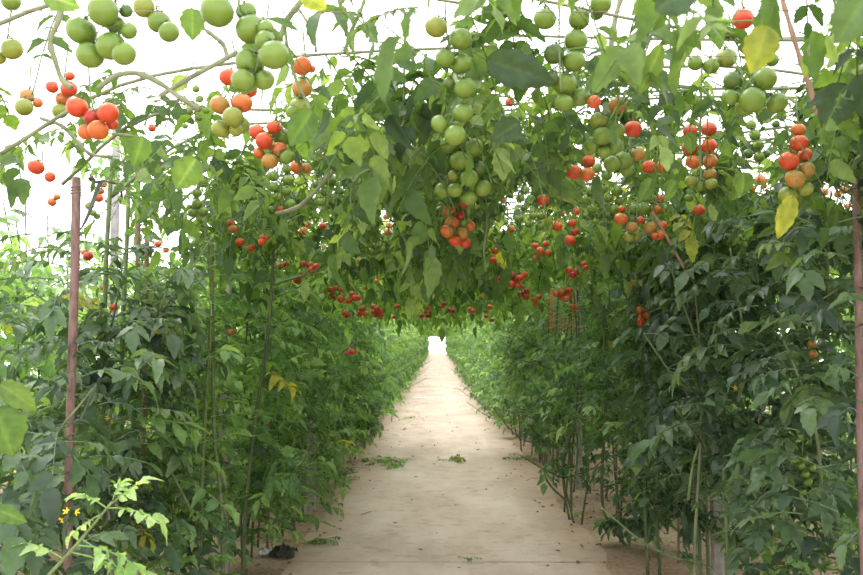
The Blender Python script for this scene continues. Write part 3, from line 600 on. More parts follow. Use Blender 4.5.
def build_cluster(lab, d, pts):
    rng = np.random.default_rng(len(lab) * 31 + len(pts))
    cs = np.array([p[0] for p in pts]); ctr = cs.mean(0); top = cs[cs[:, 2].argmax()]
    rmax = max(p[1] for p in pts)
    hang = (0.0 if len(pts) > 1 else .02) + .10
    attach = np.array([ctr[0] * .5 + top[0] * .5, ctr[1] * .5 + top[1] * .5 + .01, min(max(top[2] + hang, 0), top[2] + .16)])
    single = len(pts) == 1
    root = empty('hanging_tomato' if single else 'tomato_cluster', tuple(attach), lab, 'tomato' if single else 'tomatoes', 'tomatoes hanging from the vines')
    # main stalk: down from the vine through the middle of the cluster
    order = np.argsort(-cs[:, 2]); path = [attach]
    nb = max(1, min(5, len(pts) // 2))
    for g in np.array_split(order, nb): path.append(cs[g].mean(0) + np.array([0, .0, .3 * rmax]))
    path = smooth_path(path, 14)
    mb = MB(); rs = max(.0016, .075 * rmax)
    mb.tube(path - attach, np.linspace(rs * 1.25, rs * .8, len(path)), 6)
    fruits = []
    for n, (p, r, c, x, y, rp) in enumerate(pts):
        # fruit hangs with its stalk end up and leaning to the main stalk
        k = np.argmin(np.linalg.norm(path - (p + [0, 0, r]), axis=1)); s = path[k]
        ax = norm(np.array([0, 0, 1.0]) + .75 * norm(s - p) * min(1, np.linalg.norm(s - p) / r) + rng.normal(0, .22, 3))
        if ax[2] < .1: ax[2] = .1; ax = norm(ax)
        q = Vector(ax).to_track_quat('Z', 'Y'); eu = (q @ Euler((0, 0, rng.uniform(0, 6.28))).to_quaternion())
        if np.linalg.norm(s - p) > r * .5:
            e = p + ax * r * 1.12; mb.tube(smooth_path([s - attach, (s * .4 + e * .6) + np.array([0, 0, .25 * r]) - attach, e - attach], 6), rs * .7, 5)
        fruits.append((p - attach, eu, r, c, rp))
    link('cluster_stem' if not single else 'stem', mb.mesh('cluster_stem', M_STEM), root)
    for (p, eu, r, c, rp) in fruits:
        o = link('fruit' if single else 'tomato', TOM[int(rng.integers(4))], root, tuple(p))
        o.rotation_mode = 'QUATERNION'; o.rotation_quaternion = eu; o.scale = (r, r, r * rng.uniform(.95, 1.03))
        o.material_slots[0].link = 'OBJECT'; o.material_slots[0].material = TM[c]
        if len(set(f[3] for f in fruits)) > 1: o['label'] = RIPE[c]
        if rp > 3.9: link('calyx', CALYX[int(rng.integers(4))], o)
for c in CL: build_cluster(*c)

# ------------------------------------------------------------------ tomato plants of the side rows
def plant_meshes(seed, x, y, lod, ztop, nleaf, spread=.34, zlow=.25, unique=True, side=0, pathlim=.6, Lr=(.11, .23), tone=.45, stems=None, ysp=None, stemz=2.02):
    """returns stem MB, foliage MB in place coordinates"""
    rng = np.random.default_rng(seed); sb = MB(); fb = MB(); ysp = ysp or spread
    mains = []
    if stems: mains = [smooth_path(s, 16) for s in stems]
    else:
        for k in range(1 if lod == 2 or stemz < 1.5 else int(rng.integers(2, 4))):
            bx = x - side * (rng.uniform(-.05, .3) if stemz > 1.5 else -.1) + rng.normal(0, .03); by = y + rng.normal(0, .1); tx = bx + rng.normal(0, .09); ty = by + rng.normal(0, .2)
            mains.append(smooth_path([(bx, by, -.01), (bx + rng.normal(0, .05), by + rng.normal(0, .06), .22 * stemz), ((bx + tx) / 2 + rng.normal(0, .06), (by + ty) / 2, .52 * stemz), (tx, ty, .8 * stemz), (tx - side * rng.uniform(0, .15), ty + rng.normal(0, .1), stemz)], 16))
    for m in mains: sb.tube(m, np.linspace(.0105, .0085, len(m)) if stems else np.linspace(.0085, .0035, len(m)), 6 if lod < 2 else 4)
    # side shoots
    shoots = []
    if lod < 2 and y > 3.6:
        for k in range(int(rng.integers(3, 6))):
            m = mains[int(rng.integers(len(mains)))]; s = m[int(len(m) * rng.uniform(.1, .7))]
            a = rng.uniform(0, 6.28); L = rng.uniform(.2, .42)
            dv = np.array([math.cos(a) * spread / .34, math.sin(a), 0])
            pth = smooth_path([s, s + dv * L * .5 + [0, 0, .08], s + dv * L + [0, 0, rng.uniform(.12, .4)]], 6)
            shoots.append(pth); sb.tube(pth, np.linspace(.0055, .003, len(pth)), 5)
    n = nleaf
    on = rng.random(n) < (.35 if shoots else 0)
    z = zlow + (ztop - zlow) * rng.beta(1.25, 1.1, n)
    a = rng.uniform(0, 6.28, n); rad = np.sqrt(rng.random(n)) * .55
    pos = np.stack([x + np.cos(a) * rad * spread, y + np.sin(a) * rad * ysp, z], 1)
    if shoots:
        for i in np.nonzero(on)[0]:
            pth = shoots[int(rng.integers(len(shoots)))]; pos[i] = pth[int(rng.integers(1, len(pth)))]
    a2 = a + rng.normal(0, .7, n)
    d = np.stack([np.cos(a2), np.sin(a2), rng.uniform(-.1, .75, n)], 1)
    L = rng.uniform(*Lr, n) * np.where(z > ztop - .15, .7, 1)
    tip = pos + norm(d) * L[:, None] * .8
    ok = np.ones(n, bool)
    if side > 0: ok &= ~((tip[:, 0] < pathlim + rng.normal(0, .05, n)))
    if side < 0: ok &= ~((tip[:, 0] > -pathlim + rng.normal(0, .05, n)))
    if unique:
        ok &= keep(pos * .5 + tip * .5, rng, 1.6)
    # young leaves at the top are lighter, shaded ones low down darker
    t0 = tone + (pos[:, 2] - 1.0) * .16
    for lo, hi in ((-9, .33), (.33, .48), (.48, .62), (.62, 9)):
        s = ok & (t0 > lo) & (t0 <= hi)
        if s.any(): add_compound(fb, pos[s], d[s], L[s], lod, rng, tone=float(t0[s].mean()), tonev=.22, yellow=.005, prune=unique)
    return sb, fb

ROOTS = []
def nearest(p, names):
    return min((r for r in ROOTS if r.name.split('.')[0] in names), key=lambda r: (r.location.x - p[0]) ** 2 + (r.location.y - p[1]) ** 2)

def make_plant(label, group, args, loc, stem_mat=None, leaf=None):
    sb, fb = plant_meshes(**args)
    root = empty('tomato_plant', loc, label, 'plant', group); ROOTS.append(root)
    link('stem', sb.mesh('plant_stem', stem_mat or M_STEMD, origin=loc), root)
    if fb.n: link('foliage', fb.mesh('plant_foliage', leaf or M_LEAF_FAR, origin=loc), root)
    return root

def copy_tree(o, loc, rz=0, scale=None, label=None, group=None):
    c = o.copy(); COL.objects.link(c); c.location = loc; c.rotation_euler = (0, 0, rz)
    if scale: c.scale = scale
    if label: c['label'] = label
    if group: c['group'] = group
    for ch in list(o.children):
        k = ch.copy(); COL.objects.link(k); k.parent = c
        for g in list(ch.children):
            h = g.copy(); COL.objects.link(h); h.parent = k
    return c

def pl(pts, d):   # a run of photo positions at one distance (or one each)
    return [P(a[0], a[1], a[2] if len(a) > 2 else d) for a in pts]

LOOK_L = {0: 'with a long pale shoot at the bottom left corner', }
left_stems = {
    2: [pl([(107, 575), (104, 470), (105, 300), (109, 205), (112, 160)], 3.9)],
    3: [pl([(118, 590), (121, 470), (122, 340), (127, 240), (128, 185), (124, 166), (108, 156)], 4.3)],
    4: [pl([(196, 600), (201, 500), (206, 400), (212, 300), (208, 255), (203, 200)], 4.7), pl([(224, 600), (221, 500), (214, 430), (213, 340), (212, 255), (216, 190)], 4.76)],
    5: [pl([(243, 577), (246, 500), (256, 415), (268, 335), (273, 262), (272, 200)], 5.2)],
}
right_stems = {
    4: [pl([(701, 596), (698, 520), (690, 430), (692, 330), (688, 270), (676, 230)], 5.1), pl([(709, 590), (706, 500), (702, 430), (697, 350), (700, 290)], 5.1)],
    5: [pl([(648, 575), (645, 490), (648, 400), (652, 300), (655, 250)], 5.5), pl([(660, 578), (657, 500), (664, 400), (668, 320), (675, 240)], 5.5)],
    6: [pl([(628, 548), (605, 515), (602, 470), (606, 400), (604, 330), (600, 260)], 6.3)],
    10: [pl([(566, 500), (550, 485), (544, 465), (552, 400), (556, 330), (560, 270)], 8.0)],
}
YS = [2.9 + .52 * i for i in range(19)]
for i, y in enumerate(YS):
    lod = 0 if y < 6.2 else 1
    x = -1.14 + RNG.normal(0, .05)
    st = left_stems.get(i)
    zt = 1.72 if y < 4.2 else 1.8
    make_plant('leafy tomato plant, %s from the front in the row left of the path' % ORD[i], 'plants of the left front row',
               dict(seed=100 + i, x=x, y=y, lod=lod, nleaf=[90, 210][i] if i < 2 else 330, spread=.42 if y < 5.2 else .55, ysp=.6, zlow=.12, side=-1, pathlim=.95 if y < 5.2 else .66, stems=st, tone=.50, ztop=zt - (.35 if i < 1 else 0), stemz=1.15 if i < 2 else 2.02), (x, y, 0), M_STEM if st and i != 5 else None, leaf=M_LEAF_SHADE if i < 3 else M_LEAF_LEFT)
    x = 1.27 + RNG.normal(0, .05)
    st = right_stems.get(i)
    make_plant('leafy tomato plant, %s from the front in the row right of the path' % ORD[i], 'plants of the right front row',
               dict(seed=200 + i, x=x, y=y, lod=lod, stemz=1.3 if i < 2 else 2.02, ztop=1.92, nleaf=[90, 230][i] if i < 2 else 350, spread=.46 if y < 5.4 else .6, ysp=.6, zlow=.56 if y > 4 else .35, side=1, pathlim=1.0 if y < 5.6 else .80, stems=st, tone=.40), (x, y, 0), leaf=M_LEAF_SHADE if y < 5.4 else M_LEAF_RIGHT_MID)
# middle and far plants of the two front rows: copies of a few
for side, xr in ((-1, -1.14), (1, 1.27)):
    nm = 'left' if side < 0 else 'right'
    protos = []; farp = []; y = YS[-1] + .65; k = 0
    while y < 92:
        far = y > 34
        base = farp if far else protos
        lab = ('small distant tomato plant in the %s hedge toward the tunnel end' if far else 'tomato plant in the middle stretch of the %s row along the path') % nm
        grp = ('far ' if far else 'middle ') + nm + ' row plants'
        if len(base) < (3 if far else 5):
            r = make_plant(lab, grp, dict(seed=int(300 + y * 10 + side), x=xr, y=y, lod=2 if far else 1, ztop=1.85, nleaf=260 if far else 190, spread=.72, ysp=1.2 if far else .7, zlow=.1 if side < 0 else .25, side=side,
                           pathlim=(.80 if far else .66) if side < 0 else (.84 if far else .72), unique=False, Lr=(.16, .3) if not far else (.24, .4), tone=.48, stemz=1.85), (xr, y, 0))
            base.append(r)
        else:
            copy_tree(base[k % len(base)], (xr + RNG.normal(0, .04), y, 0), 0, (1, RNG.choice([-1, 1]) if not far else 1, RNG.uniform(.94, 1.06)), lab, grp)
        k += 1; y += 1.75 if far else .72
# back rows seen between the stems
for side, xr, y0, y1, dy, zt, nm in ((-1, -2.35, 3.3, 16, .8, 1.92, 'second row left of the path'), (-1, -3.7, 5.0, 16, 1.1, 2.0, 'third row left of the path'),
                                     (1, 2.45, 3.6, 16, .85, 2.05, 'second row right of the path'), (1, 3.8, 6.0, 16, 1.2, 2.1, 'third row right of the path')):
    base = []; y = y0; k = 0
    while y < y1:
        lab = 'tomato plant seen behind the others in the %s' % nm; grp = 'plants of the ' + nm
        if len(base) < 4:
            base.append(make_plant(lab, grp, dict(seed=int(900 + y * 10 + side * 50 + abs(xr) * 7), x=xr, y=y, lod=1, ztop=zt, nleaf=150, spread=.95, ysp=.85, zlow=.1, unique=False, Lr=(.17, .32), tone=.55, stemz=zt + .1), (xr, y, 0)))
        else:
            copy_tree(base[k % 4], (xr + RNG.normal(0, .1), y, 0), RNG.uniform(-.4, .4), (1, 1, RNG.uniform(.93, 1.06)), lab, grp)
        k += 1; y += dy

# ------------------------------------------------------------------ vines lying over the wires
def vine_meshes(seed, y, x0, x1, lod, nleaf, unique, ysp=.5, zt=2.06, low=.34, tone=.5, nst=1):
    rng = np.random.default_rng(seed); sb = MB(); fb = MB()
    ps = []
    for k in range(nst):
        yy = y + rng.normal(0, .15)
        p = smooth_path([(x0, yy, zt - .22), (x0 * .75 + x1 * .25, yy + rng.normal(0, .1), zt + rng.normal(0, .02)), (x0 * .4 + x1 * .6, yy + rng.normal(0, .2), zt + .03 + rng.normal(0, .03)), (x1, yy + rng.normal(0, .2), zt + rng.normal(0, .03))], 14)
        ps.append(p); sb.tube(p, np.linspace(.0065, .0035, len(p)), 6 if lod < 2 else 4)
    n = nleaf
    u = rng.random(n)
    pos = np.stack([x0 + (x1 - x0) * u, y + rng.uniform(-.5, .5, n) * ysp * 1.6, zt + .08 - low * rng.beta(1.1, 1.5, n)], 1)
    a = rng.uniform(0, 6.28, n)
    d = np.stack([np.cos(a), np.sin(a), rng.uniform(-.7, .35, n)], 1); L = rng.uniform(.13, .26, n)
    ok = np.ones(n, bool)
    if unique: ok = keep(pos + norm(d) * L[:, None] * .5, rng, 1.7)
    add_compound(fb, pos[ok], d[ok], L[ok], lod, rng, tone=tone, tonev=.27, yellow=.009, droop=(.3, 1.0), prune=unique)
    return sb, fb

def make_vine(label, group, loc, args, stem_mat=M_VINE):
    sb, fb = vine_meshes(**args)
    root = empty('tomato_vine', loc, label, 'vine', group); ROOTS.append(root)
    link('stem', sb.mesh('vine_stem', stem_mat, origin=loc), root)
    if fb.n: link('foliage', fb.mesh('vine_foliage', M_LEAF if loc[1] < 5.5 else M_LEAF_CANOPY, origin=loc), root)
    return root
VY = [1.9 + .5 * i for i in range(22)]
for i, y in enumerate(VY):
    lod = 0 if y < 5.2 else 1
    low = .30 + .02 * min(y, 8)
    if y > 2.3: make_vine('leafy tomato vine trained overhead from the left row, %s from the front' % ORD[i], 'overhead vines of the left side', (-1.2, y, 1.95),
              dict(seed=500 + i, y=y, x0=-1.3, x1=.15, lod=lod, nleaf=(150 + int(8 * min(y, 6)) if y < 7 else 120) if y > 2.6 else 110, unique=True, low=low, nst=1))
    make_vine('leafy tomato vine trained overhead from the right row, %s from the front' % ORD[i], 'overhead vines of the right side', (1.3, y, 1.95),
              dict(seed=600 + i, y=y, x0=2.1, x1=.05, lod=lod, nleaf=(190 + int(8 * min(y, 6)) if y < 7 else 130) if y > 2.6 else 130, unique=True, low=low, nst=2))
nearp = []; farp = []; y = VY[-1] + .7; k = 0
while y < 91:
    far = y > 34; base = farp if far else nearp
    lab = 'small distant stretch of canopy vine toward the tunnel end' if far else 'canopy vine over the middle stretch of the path'
    grp = 'far canopy vines' if far else 'middle canopy vines'
    if len(base) < 4:
        base.append(make_vine(lab, grp, (0, y, 2.0), dict(seed=int(700 + y * 10), y=y, x0=-1.3, x1=1.7, lod=2 if far else 1, nleaf=420 if far else 85, unique=False, ysp=1.2 if far else .6, low=.30)))
    else:
        copy_tree(base[k % 4], (RNG.normal(0, .05), y, 2.0), 0, (1, RNG.choice([-1, 1]), 1), lab, grp)
    k += 1; y += 1.5 if far else .75

# ------------------------------------------------------------------ bare old vines and canes seen against the sky
def bare(name, label, cat, pts, d, r, mat, knots=(), leaves=0):
    p = smooth_path(pl(pts, d), 18); o0 = p[0]
    mb = MB(); rng = np.random.default_rng(len(label))
    rad = np.array([r * (1 + .12 * rng.normal()) for _ in p])
    for k in knots: rad[int(k * (len(p) - 1))] *= 1.5
    mb.tube(p - o0, rad, 8)
    return tag(link(name, mb.mesh(name, mat), None, tuple(o0)), label, cat, 'bare vines and canes overhead')
bare('vine_stem', 'thick grey green vine bending down at the top left corner', 'vine', [(66, -6), (58, 22), (50, 41), (55, 60), (62, 80), (72, 88)], 2.1, .0058, M_VINE, (.5,))
bare('vine_stem', 'thick pale vine running across to the right at upper left', 'vine', [(98, 88), (116, 76), (136, 73), (158, 82), (178, 96), (200, 110)], 2.3, .0062, M_VINE, (.5,))
bare('vine_stem', 'pale vine slanting up toward the large light green cluster', 'vine', [(160, 96), (186, 80), (212, 66), (238, 52)], 2.3, .0065, M_VINE)
bare('vine_stem', 'short pale vine stub above the olive and orange cluster', 'vine', [(203, 28), (216, 38), (224, 46), (228, 60)], 2.5, .0055, M_VINE)
bare('vine_stem', 'dark green vine rising to the top edge right of the light green cluster', 'vine', [(306, -5), (296, 8), (286, 22), (280, 38)], 2.2, .0068, M_STEM, (.4,))
bare('vine_stem', 'upright grey stem at the top edge left of centre', 'vine', [(338, -5), (341, 8), (347, 36)], 2.5, .0052, M_VINE)
bare('vine_stem', 'slanting thin green stem at the top edge left of centre', 'vine', [(366, -5), (360, 12), (350, 34), (344, 54)], 2.5, .0045, M_STEM)
bare('vine_stem', 'thin grey stem crossing the sky between the two upright ones', 'vine', [(298, 8), (306, 20), (314, 34), (316, 52)], 2.7, .0035, M_VINE)
bare('brown_cane', 'brown slanting cane in front of the leaves at the upper right', 'cane', [(781, -5), (789, 22), (799, 55), (810, 88), (820, 122)], 2.5, .0068, M_CANE)
bare('vine_stem', 'thick grey green vine rising behind the long green cluster', 'vine', [(622, -6), (615, 20), (611, 45), (605, 75), (600, 98)], 2.9, .0085, M_VINE, (.4,))
bare('vine_stem', 'thin stem hanging straight down through the long green cluster', 'vine', [(560, -5), (559, 30), (560, 70), (561, 92)], 2.3, .0024, M_STEM)
bare('vine_stem', 'thin dark twine like stem hanging right of the long green cluster', 'vine', [(668, -5), (670, 40), (671, 90), (674, 130)], 3.0, .0032, M_STEM)
bare('vine_stem', 'pale green stem leaning in front of the right row', 'vine', [(737, 180), (731, 200), (724, 225), (721, 252)], 4.2, .0085, M_VINE)
bare('brown_cane', 'dark slanting stem under the orange and yellowish cluster', 'cane', [(652, 212), (664, 232), (674, 250), (684, 268)], 4.0, .006, M_CANE)
bare('vine_stem', 'long thin curved stem beside the hanging string of orange and olive tomatoes', 'vine', [(284, 20), (288, 50), (296, 80), (308, 105), (316, 130)], 2.4, .0034, M_STEM)
bare('vine_stem', 'pale drooping vine curving under the red and orange cluster at left', 'vine', [(40, 118), (62, 126), (76, 140), (90, 154), (112, 157)], 3.0, .0055, M_VINE, (.6,))
bare('vine_stem', 'knotted vine stretching right from above the pale post', 'vine', [(112, 134), (130, 136), (148, 142), (158, 152), (160, 164)], 3.2, .005, M_VINE, (.5,))
bare('vine_stem', 'crooked brown vine among dark leaves left of centre', 'vine', [(346, 158), (334, 170), (322, 184), (300, 206), (276, 214)], 3.6, .0075, M_VINE, (.4,))
bare('vine_stem', 'long thin stem looping over the left row of plants', 'vine', [(138, 262), (160, 274), (180, 278), (198, 268), (208, 250)], 4.6, .0045, M_STEM)
bare('vine_stem', 'pale green stem leaning low in front of the right row', 'vine', [(738, 402), (741, 388), (745, 374), (747, 360)], 4.0, .0085, M_STEM)
bare('vine_stem', 'green stem arching down at the lower right edge', 'vine', [(800, 494), (812, 516), (826, 530), (838, 548), (844, 566)], 3.9, .0065, M_STEM)

for lab, pts, d in (('thin straight stem hanging between canopy leaves left of the long green string', [(405, 34), (404, 80), (405, 128), (404, 156)], 2.7),
                    ('thin stem dropping through the twin red columns', [(702, 60), (701, 110), (700, 150), (701, 180)], 2.95),
                    ('thin stem hanging under the dark canopy leaves left of centre', [(352, 128), (354, 160), (351, 200), (353, 226)], 3.2),
                    ('thin drooping stem right of the orange centre cluster', [(486, 200), (487, 225), (484, 250), (486, 272)], 3.6),
                    ('thin green stem rising between right row leaves to the canopy', [(829, 300), (828, 260), (830, 220), (831, 190)], 3.4),
                    ('slim green stem standing tall above the right row', [(806, 250), (808, 215), (806, 180), (810, 150)], 3.6)):
    bare('vine_stem', lab, 'vine', pts, d, .0032, M_STEMD)

# ------------------------------------------------------------------ single leaves and shoots near the lens
def hero_leaf(name, label, bpx, tpx, d, width, tint, parent=None, twist=0.2, dd=0.0):
    b = P(bpx[0], bpx[1], d); t = P(tpx[0], tpx[1], d + dd)
    mb = MB(); rng = np.random.default_rng(abs(int(bpx[0] + tpx[1] * 3)))
    up = norm(CAM - b + np.array([twist, 0, .3])); L = np.linalg.norm(t - b)
    z = np.zeros((1, 3))
    # one blade modelled finely: lobed outline, raised veins, folded midrib, drooping tip
    X = norm(t - b); Y = norm(np.cross(up, X)); Z = np.cross(X, Y); nu, nv = 26, 11
    u = np.linspace(0, 1, nu); vv = np.linspace(-1, 1, nv)
    prof = .36 * width * np.sin(np.pi * np.clip(u, 0, 1) ** .72) ** .85 * (1 - .25 * u) + .004
    lob = 1 + .16 * np.abs(np.sin(u * np.pi * 4.5 + .3)) - .08
    fold = rng.uniform(.25, .6); curl = rng.uniform(.1, .4); ph = rng.uniform(0, 6)
    U, V = np.meshgrid(u, vv, indexing='ij'); Wd = (prof * lob)[:, None] * V
    Uo = U + .07 * np.abs(V) * np.sin(np.pi * U)
    vein = .012 * np.cos((U - .35 * np.abs(V) * .5) * np.pi * 13)
    H = np.abs(Wd) * fold - curl * U ** 2 * .6 + vein * np.sin(np.pi * np.abs(V)) * .8 + .035 * np.sin(9 * U + ph + 2 * V) * np.abs(V) ** 2 - .10 * np.abs(V) ** 3 * np.sin(np.pi * U)
    g = L * (Uo[..., None] * X + (Wd * math.cos(fold))[..., None] * Y + H[..., None] * Z)
    tn = np.zeros((nu, nv, 3)); tn[..., 0] = np.clip(tint[0] + np.where(np.abs(V) < .1, .18, 0) + 6 * np.clip(vein, 0, 1) - .06 * np.abs(V), 0, 1); tn[..., 1] = .5
    tn[..., 2] = np.clip(tint[2] * (1 + .5 * (np.abs(V) - .4) + .4 * (U - .4)), 0, 1)
    ii = (np.arange(nu - 1)[:, None] * nv + np.arange(nv - 1)[None]).ravel()
    mb.add(g.reshape(-1, 3), np.stack([ii, ii + 1, ii + nv + 1, ii + nv], 1), None, tn.reshape(-1, 3))
    st = norm(b - t) * .03
    mb.tube([(0, 0, 0), st * .5 + [0, 0, .004], st + [0, 0, .012]], .0016, 5, (.8, .5, 0))
    o = link(name, mb.mesh(name, M_LEAF_DARK if tint[0] < .4 or d < 1.3 else M_LEAF))
    r = nearest(b, ('tomato_plant',) if bpx[1] > 300 else ('tomato_vine',)); o.parent = r; o.location = b - np.array(r.location)
    if any(k in label for k in ('yellow', 'dried', 'grey', 'pale', 'silvery', 'reddish', 'curled')): o['label'] = label
    return o
hero_leaf('leaf', 'big yellow leaf hanging below the red tomato at top right', (768, 26), (752, 72), 1.75, 1.1, (.5, .5, .4))
hero_leaf('leaf', 'rounded green leaf right above the big yellow leaf', (760, 34), (764, 8), 1.8, 1.1, (.65, .5, 0))
hero_leaf('leaf', 'large blurred grey green leaf in the top right corner', (866, -4), (836, 44), 1.1, 1.4, (.55, .5, 0), dd=.02)
hero_leaf('leaf', 'dark broad leaf at the top edge right of centre', (690, -12), (655, 10), 1.5, 1.5, (.25, .5, 0))
hero_leaf('leaf', 'curled grey leaf hanging left of the shaded green tomatoes', (693, 18), (682, 72), 1.8, .55, (.75, .5, 0), twist=1.2)
hero_leaf('leaf', 'long drooping pale leaf with a curled tip right of centre', (662, 44), (640, 96), 1.9, .6, (.65, .5, .05), twist=.9)
hero_leaf('leaf', 'long dark leaf spreading right of the top centre string', (486, 60), (556, 82), 2.2, .85, (.2, .5, 0))
hero_leaf('leaf', 'dark leaf beside the bulky centre cluster', (520, 122), (492, 140), 2.3, 1.3, (.3, .5, 0))
hero_leaf('leaf', 'bright back lit lobed leaf at upper left of centre', (196, 158), (176, 190), 2.6, 1.3, (.7, .5, 0))
hero_leaf('leaf', 'green lobed leaf hanging at the upper left over white sky', (143, 136), (134, 166), 2.4, 1.2, (.55, .5, 0))
hero_leaf('leaf', 'bright oval leaf beside the large light green cluster at top left', (192, 8), (193, 40), 2.0, 1.3, (.6, .5, 0))
hero_leaf('leaf', 'pointed leaf covering the half hidden cluster', (312, 110), (290, 146), 1.9, 1.2, (.45, .5, 0))
hero_leaf('leaf', 'narrow upright leaf left of the mixed green and red cluster', (652, 178), (640, 202), 2.9, .95, (.6, .5, 0))
hero_leaf('leaf', 'narrow leaf right of the mixed green and red cluster', (676, 180), (665, 202), 2.9, .8, (.6, .5, 0))
hero_leaf('leaf', 'leaf lying over the left red column on the right', (690, 132), (691, 154), 2.9, 1.0, (.5, .5, 0))
hero_leaf('leaf', 'dried yellow leaf with brown tip hanging on the right', (793, 196), (778, 238), 2.4, .75, (.5, .5, .55))
hero_leaf('leaf', 'large pointed dark leaf at the right edge above the rusty pole', (846, 84), (824, 128), 2.2, 1.2, (.2, .5, 0))
hero_leaf('leaf', 'broad lobed leaf hanging right of the twin columns', (744, 172), (742, 196), 2.9, 1.6, (.65, .5, 0))
hero_leaf('leaf', 'bright yellow green leaf at the left edge', (0, 384), (36, 408), 2.1, .9, (.55, .5, .05))
hero_leaf('leaf', 'broad bright leaf below the yellow green one at the left edge', (-6, 408), (14, 456), 2.1, 1.5, (.5, .5, .0))
hero_leaf('leaf', 'pale silvery leaf low at the left edge', (-6, 508), (26, 522), 2.2, .8, (.6, .5, 0), twist=-.6)
hero_leaf('leaf', 'leaf with a reddish edge at the top edge left of centre', (302, -8), (326, 8), 2.0, 1.2, (.7, .5, .45))
hero_leaf('leaf', 'green leaf at the top edge above the green corner cluster', (44, -6), (78, 6), 1.8, 1.2, (.8, .5, 0))
hero_leaf('leaf', 'light green leaf under a wire at upper left', (186, 76), (172, 92), 2.5, 1.3, (.9, .5, 0))

def flower_mesh():
    mb = MB()
    for k in range(5):
        a = k * 2 * math.pi / 5; dx = np.array([math.cos(a), math.sin(a), 0]); dy = np.array([-dx[1], dx[0], 0])
        mb.add([dx * .002, dx * .008 + dy * .0035 + [0, 0, .002], dx * .017 + [0, 0, -.003], dx * .008 - dy * .0035 + [0, 0, .002]], [(0, 1, 2, 3)])
    mb.tube([(0, 0, 0), (0, 0, .009)], [.0026, .0012], 6)
    return mb.mesh('flower', M_FLOWER)
FLW = flower_mesh()
def shoot(label, pts, d, r, tipleaves, flowers=(), tone=.75, seed=1):
    p = smooth_path(pl(pts, d), 12); o0 = p[0]
    r_ = nearest(o0, ('tomato_plant',))
    mb = MB(); mb.tube(p - o0, np.linspace(r, r * .6, len(p)), 7); root = link('shoot', mb.mesh('shoot', M_STEM), r_, tuple(o0 - np.array(r_.location)))
    root['label'] = label
    fb = MB(); rng = np.random.default_rng(seed)
    B = []; D = []; L = []
    for (t, ex, ey, l) in tipleaves:
        b = p[int(t * (len(p) - 1))]; e = b + RM @ np.array([ex, ey, rng.uniform(-.3, .3)]); B.append(b - o0); D.append(e - b); L.append(l)
    add_compound(fb, np.array(B), np.array(D), np.array(L), 0, rng, tone=tone, tonev=.1, yellow=0, droop=(.1, .5))
    link('foliage', fb.mesh('shoot_foliage', M_LEAF_SHADE if pts[0][0] > 500 else M_LEAF_LEFT), root)
    for (x, y) in flowers:
        f = link('flower', FLW, root, tuple(P(x, y, d - .02) - o0)); f.scale = (.62, .62, .62); f.rotation_euler = (RNG.uniform(.6, 2.2), RNG.uniform(-.5, .5), RNG.uniform(0, 6))
shoot('pale hairy shoot with a leafy tip rising at the bottom left', [(44, 580), (70, 552), (92, 526), (112, 502)], 2.4, .0048,
      [(.95, .5, .5, .11), (.95, -.6, .4, .10), (.98, .9, .1, .14), (.9, -.5, -.2, .08), (1, .2, .8, .07), (.45, .9, .0, .16), (.35, .8, -.1, .2), (.3, -.6, .3, .14), (.5, 1, -.5, .18)], [(61, 520), (66, 511), (77, 512)], .85, 3)
shoot('low leafy spray with yellow flowers in front of the right row', [(688, 500), (694, 460), (706, 428), (722, 412)], 4.0, .006,
      [(.9, 1, .2, .22), (.9, -1, .1, .23), (.8, -1, -.1, .24), (.7, 1, 0, .20), (1, .4, .7, .14), (1, -.5, .6, .15), (.6, -.9, .2, .20), (.85, .9, .35, .20), (.5, .8, -.1, .20)], [(726, 406), (722, 409), (733, 405)], .72, 5)
shoot('grey green spray of leaves high in front of the right row', [(744, 330), (738, 300), (734, 270), (730, 248)], 4.0, .006,
      [(.9, 1, .1, .20), (.9, -1, .1, .20), (.8, -1, -.3, .20), (.8, 1, -.3, .20), (1, .3, .6, .15), (.6, 1, .1, .19), (.5, -1, 0, .19)], [], .78, 7)
shoot('thin shoot with small pale leaves at the right edge', [(868, 262), (845, 282), (824, 298), (808, 303)], 3.2, .004,
      [(.8, -.6, .4, .09), (.9, -.7, -.3, .10), (1, -.9, .1, .08), (.95, 0, -.9, .07), (.6, -.2, .8, .08)], [], .85, 9)
shoot('leafy spray pointing left in front of the right row at mid height', [(760, 420), (752, 380), (744, 350), (738, 344)], 3.8, .006,
      [(.9, -1, .2, .22), (.9, 1, .1, .18), (.8, -1, -.2, .23), (.7, .9, .3, .19), (1, -.3, .7, .14)], [(735, 388)], .74, 11)
shoot('long thin shoot leaning across the left row', [(192, 512), (170, 470), (148, 440), (130, 415)], 4.0, .005,
      [(.9, -.8, .3, .24), (1, -.5, .8, .2), (.8, .7, .5, .24), (.5, .8, .2, .24), (.6, -.8, 0, .24), (.3, .8, 0, .22)], [(164, 477), (154, 474), (97, 482)], .68, 13)
shoot('leafy shoot with yellow blossoms among the left row', [(112, 520), (108, 470), (110, 430), (112, 408)], 3.7, .005,
      [(.9, -.8, .3, .24), (1, .5, .8, .22), (.8, .9, .2, .28), (.5, .8, .2, .26), (.6, -.8, .1, .26)], [(107, 418), (112, 422), (162, 272)], .6, 15)

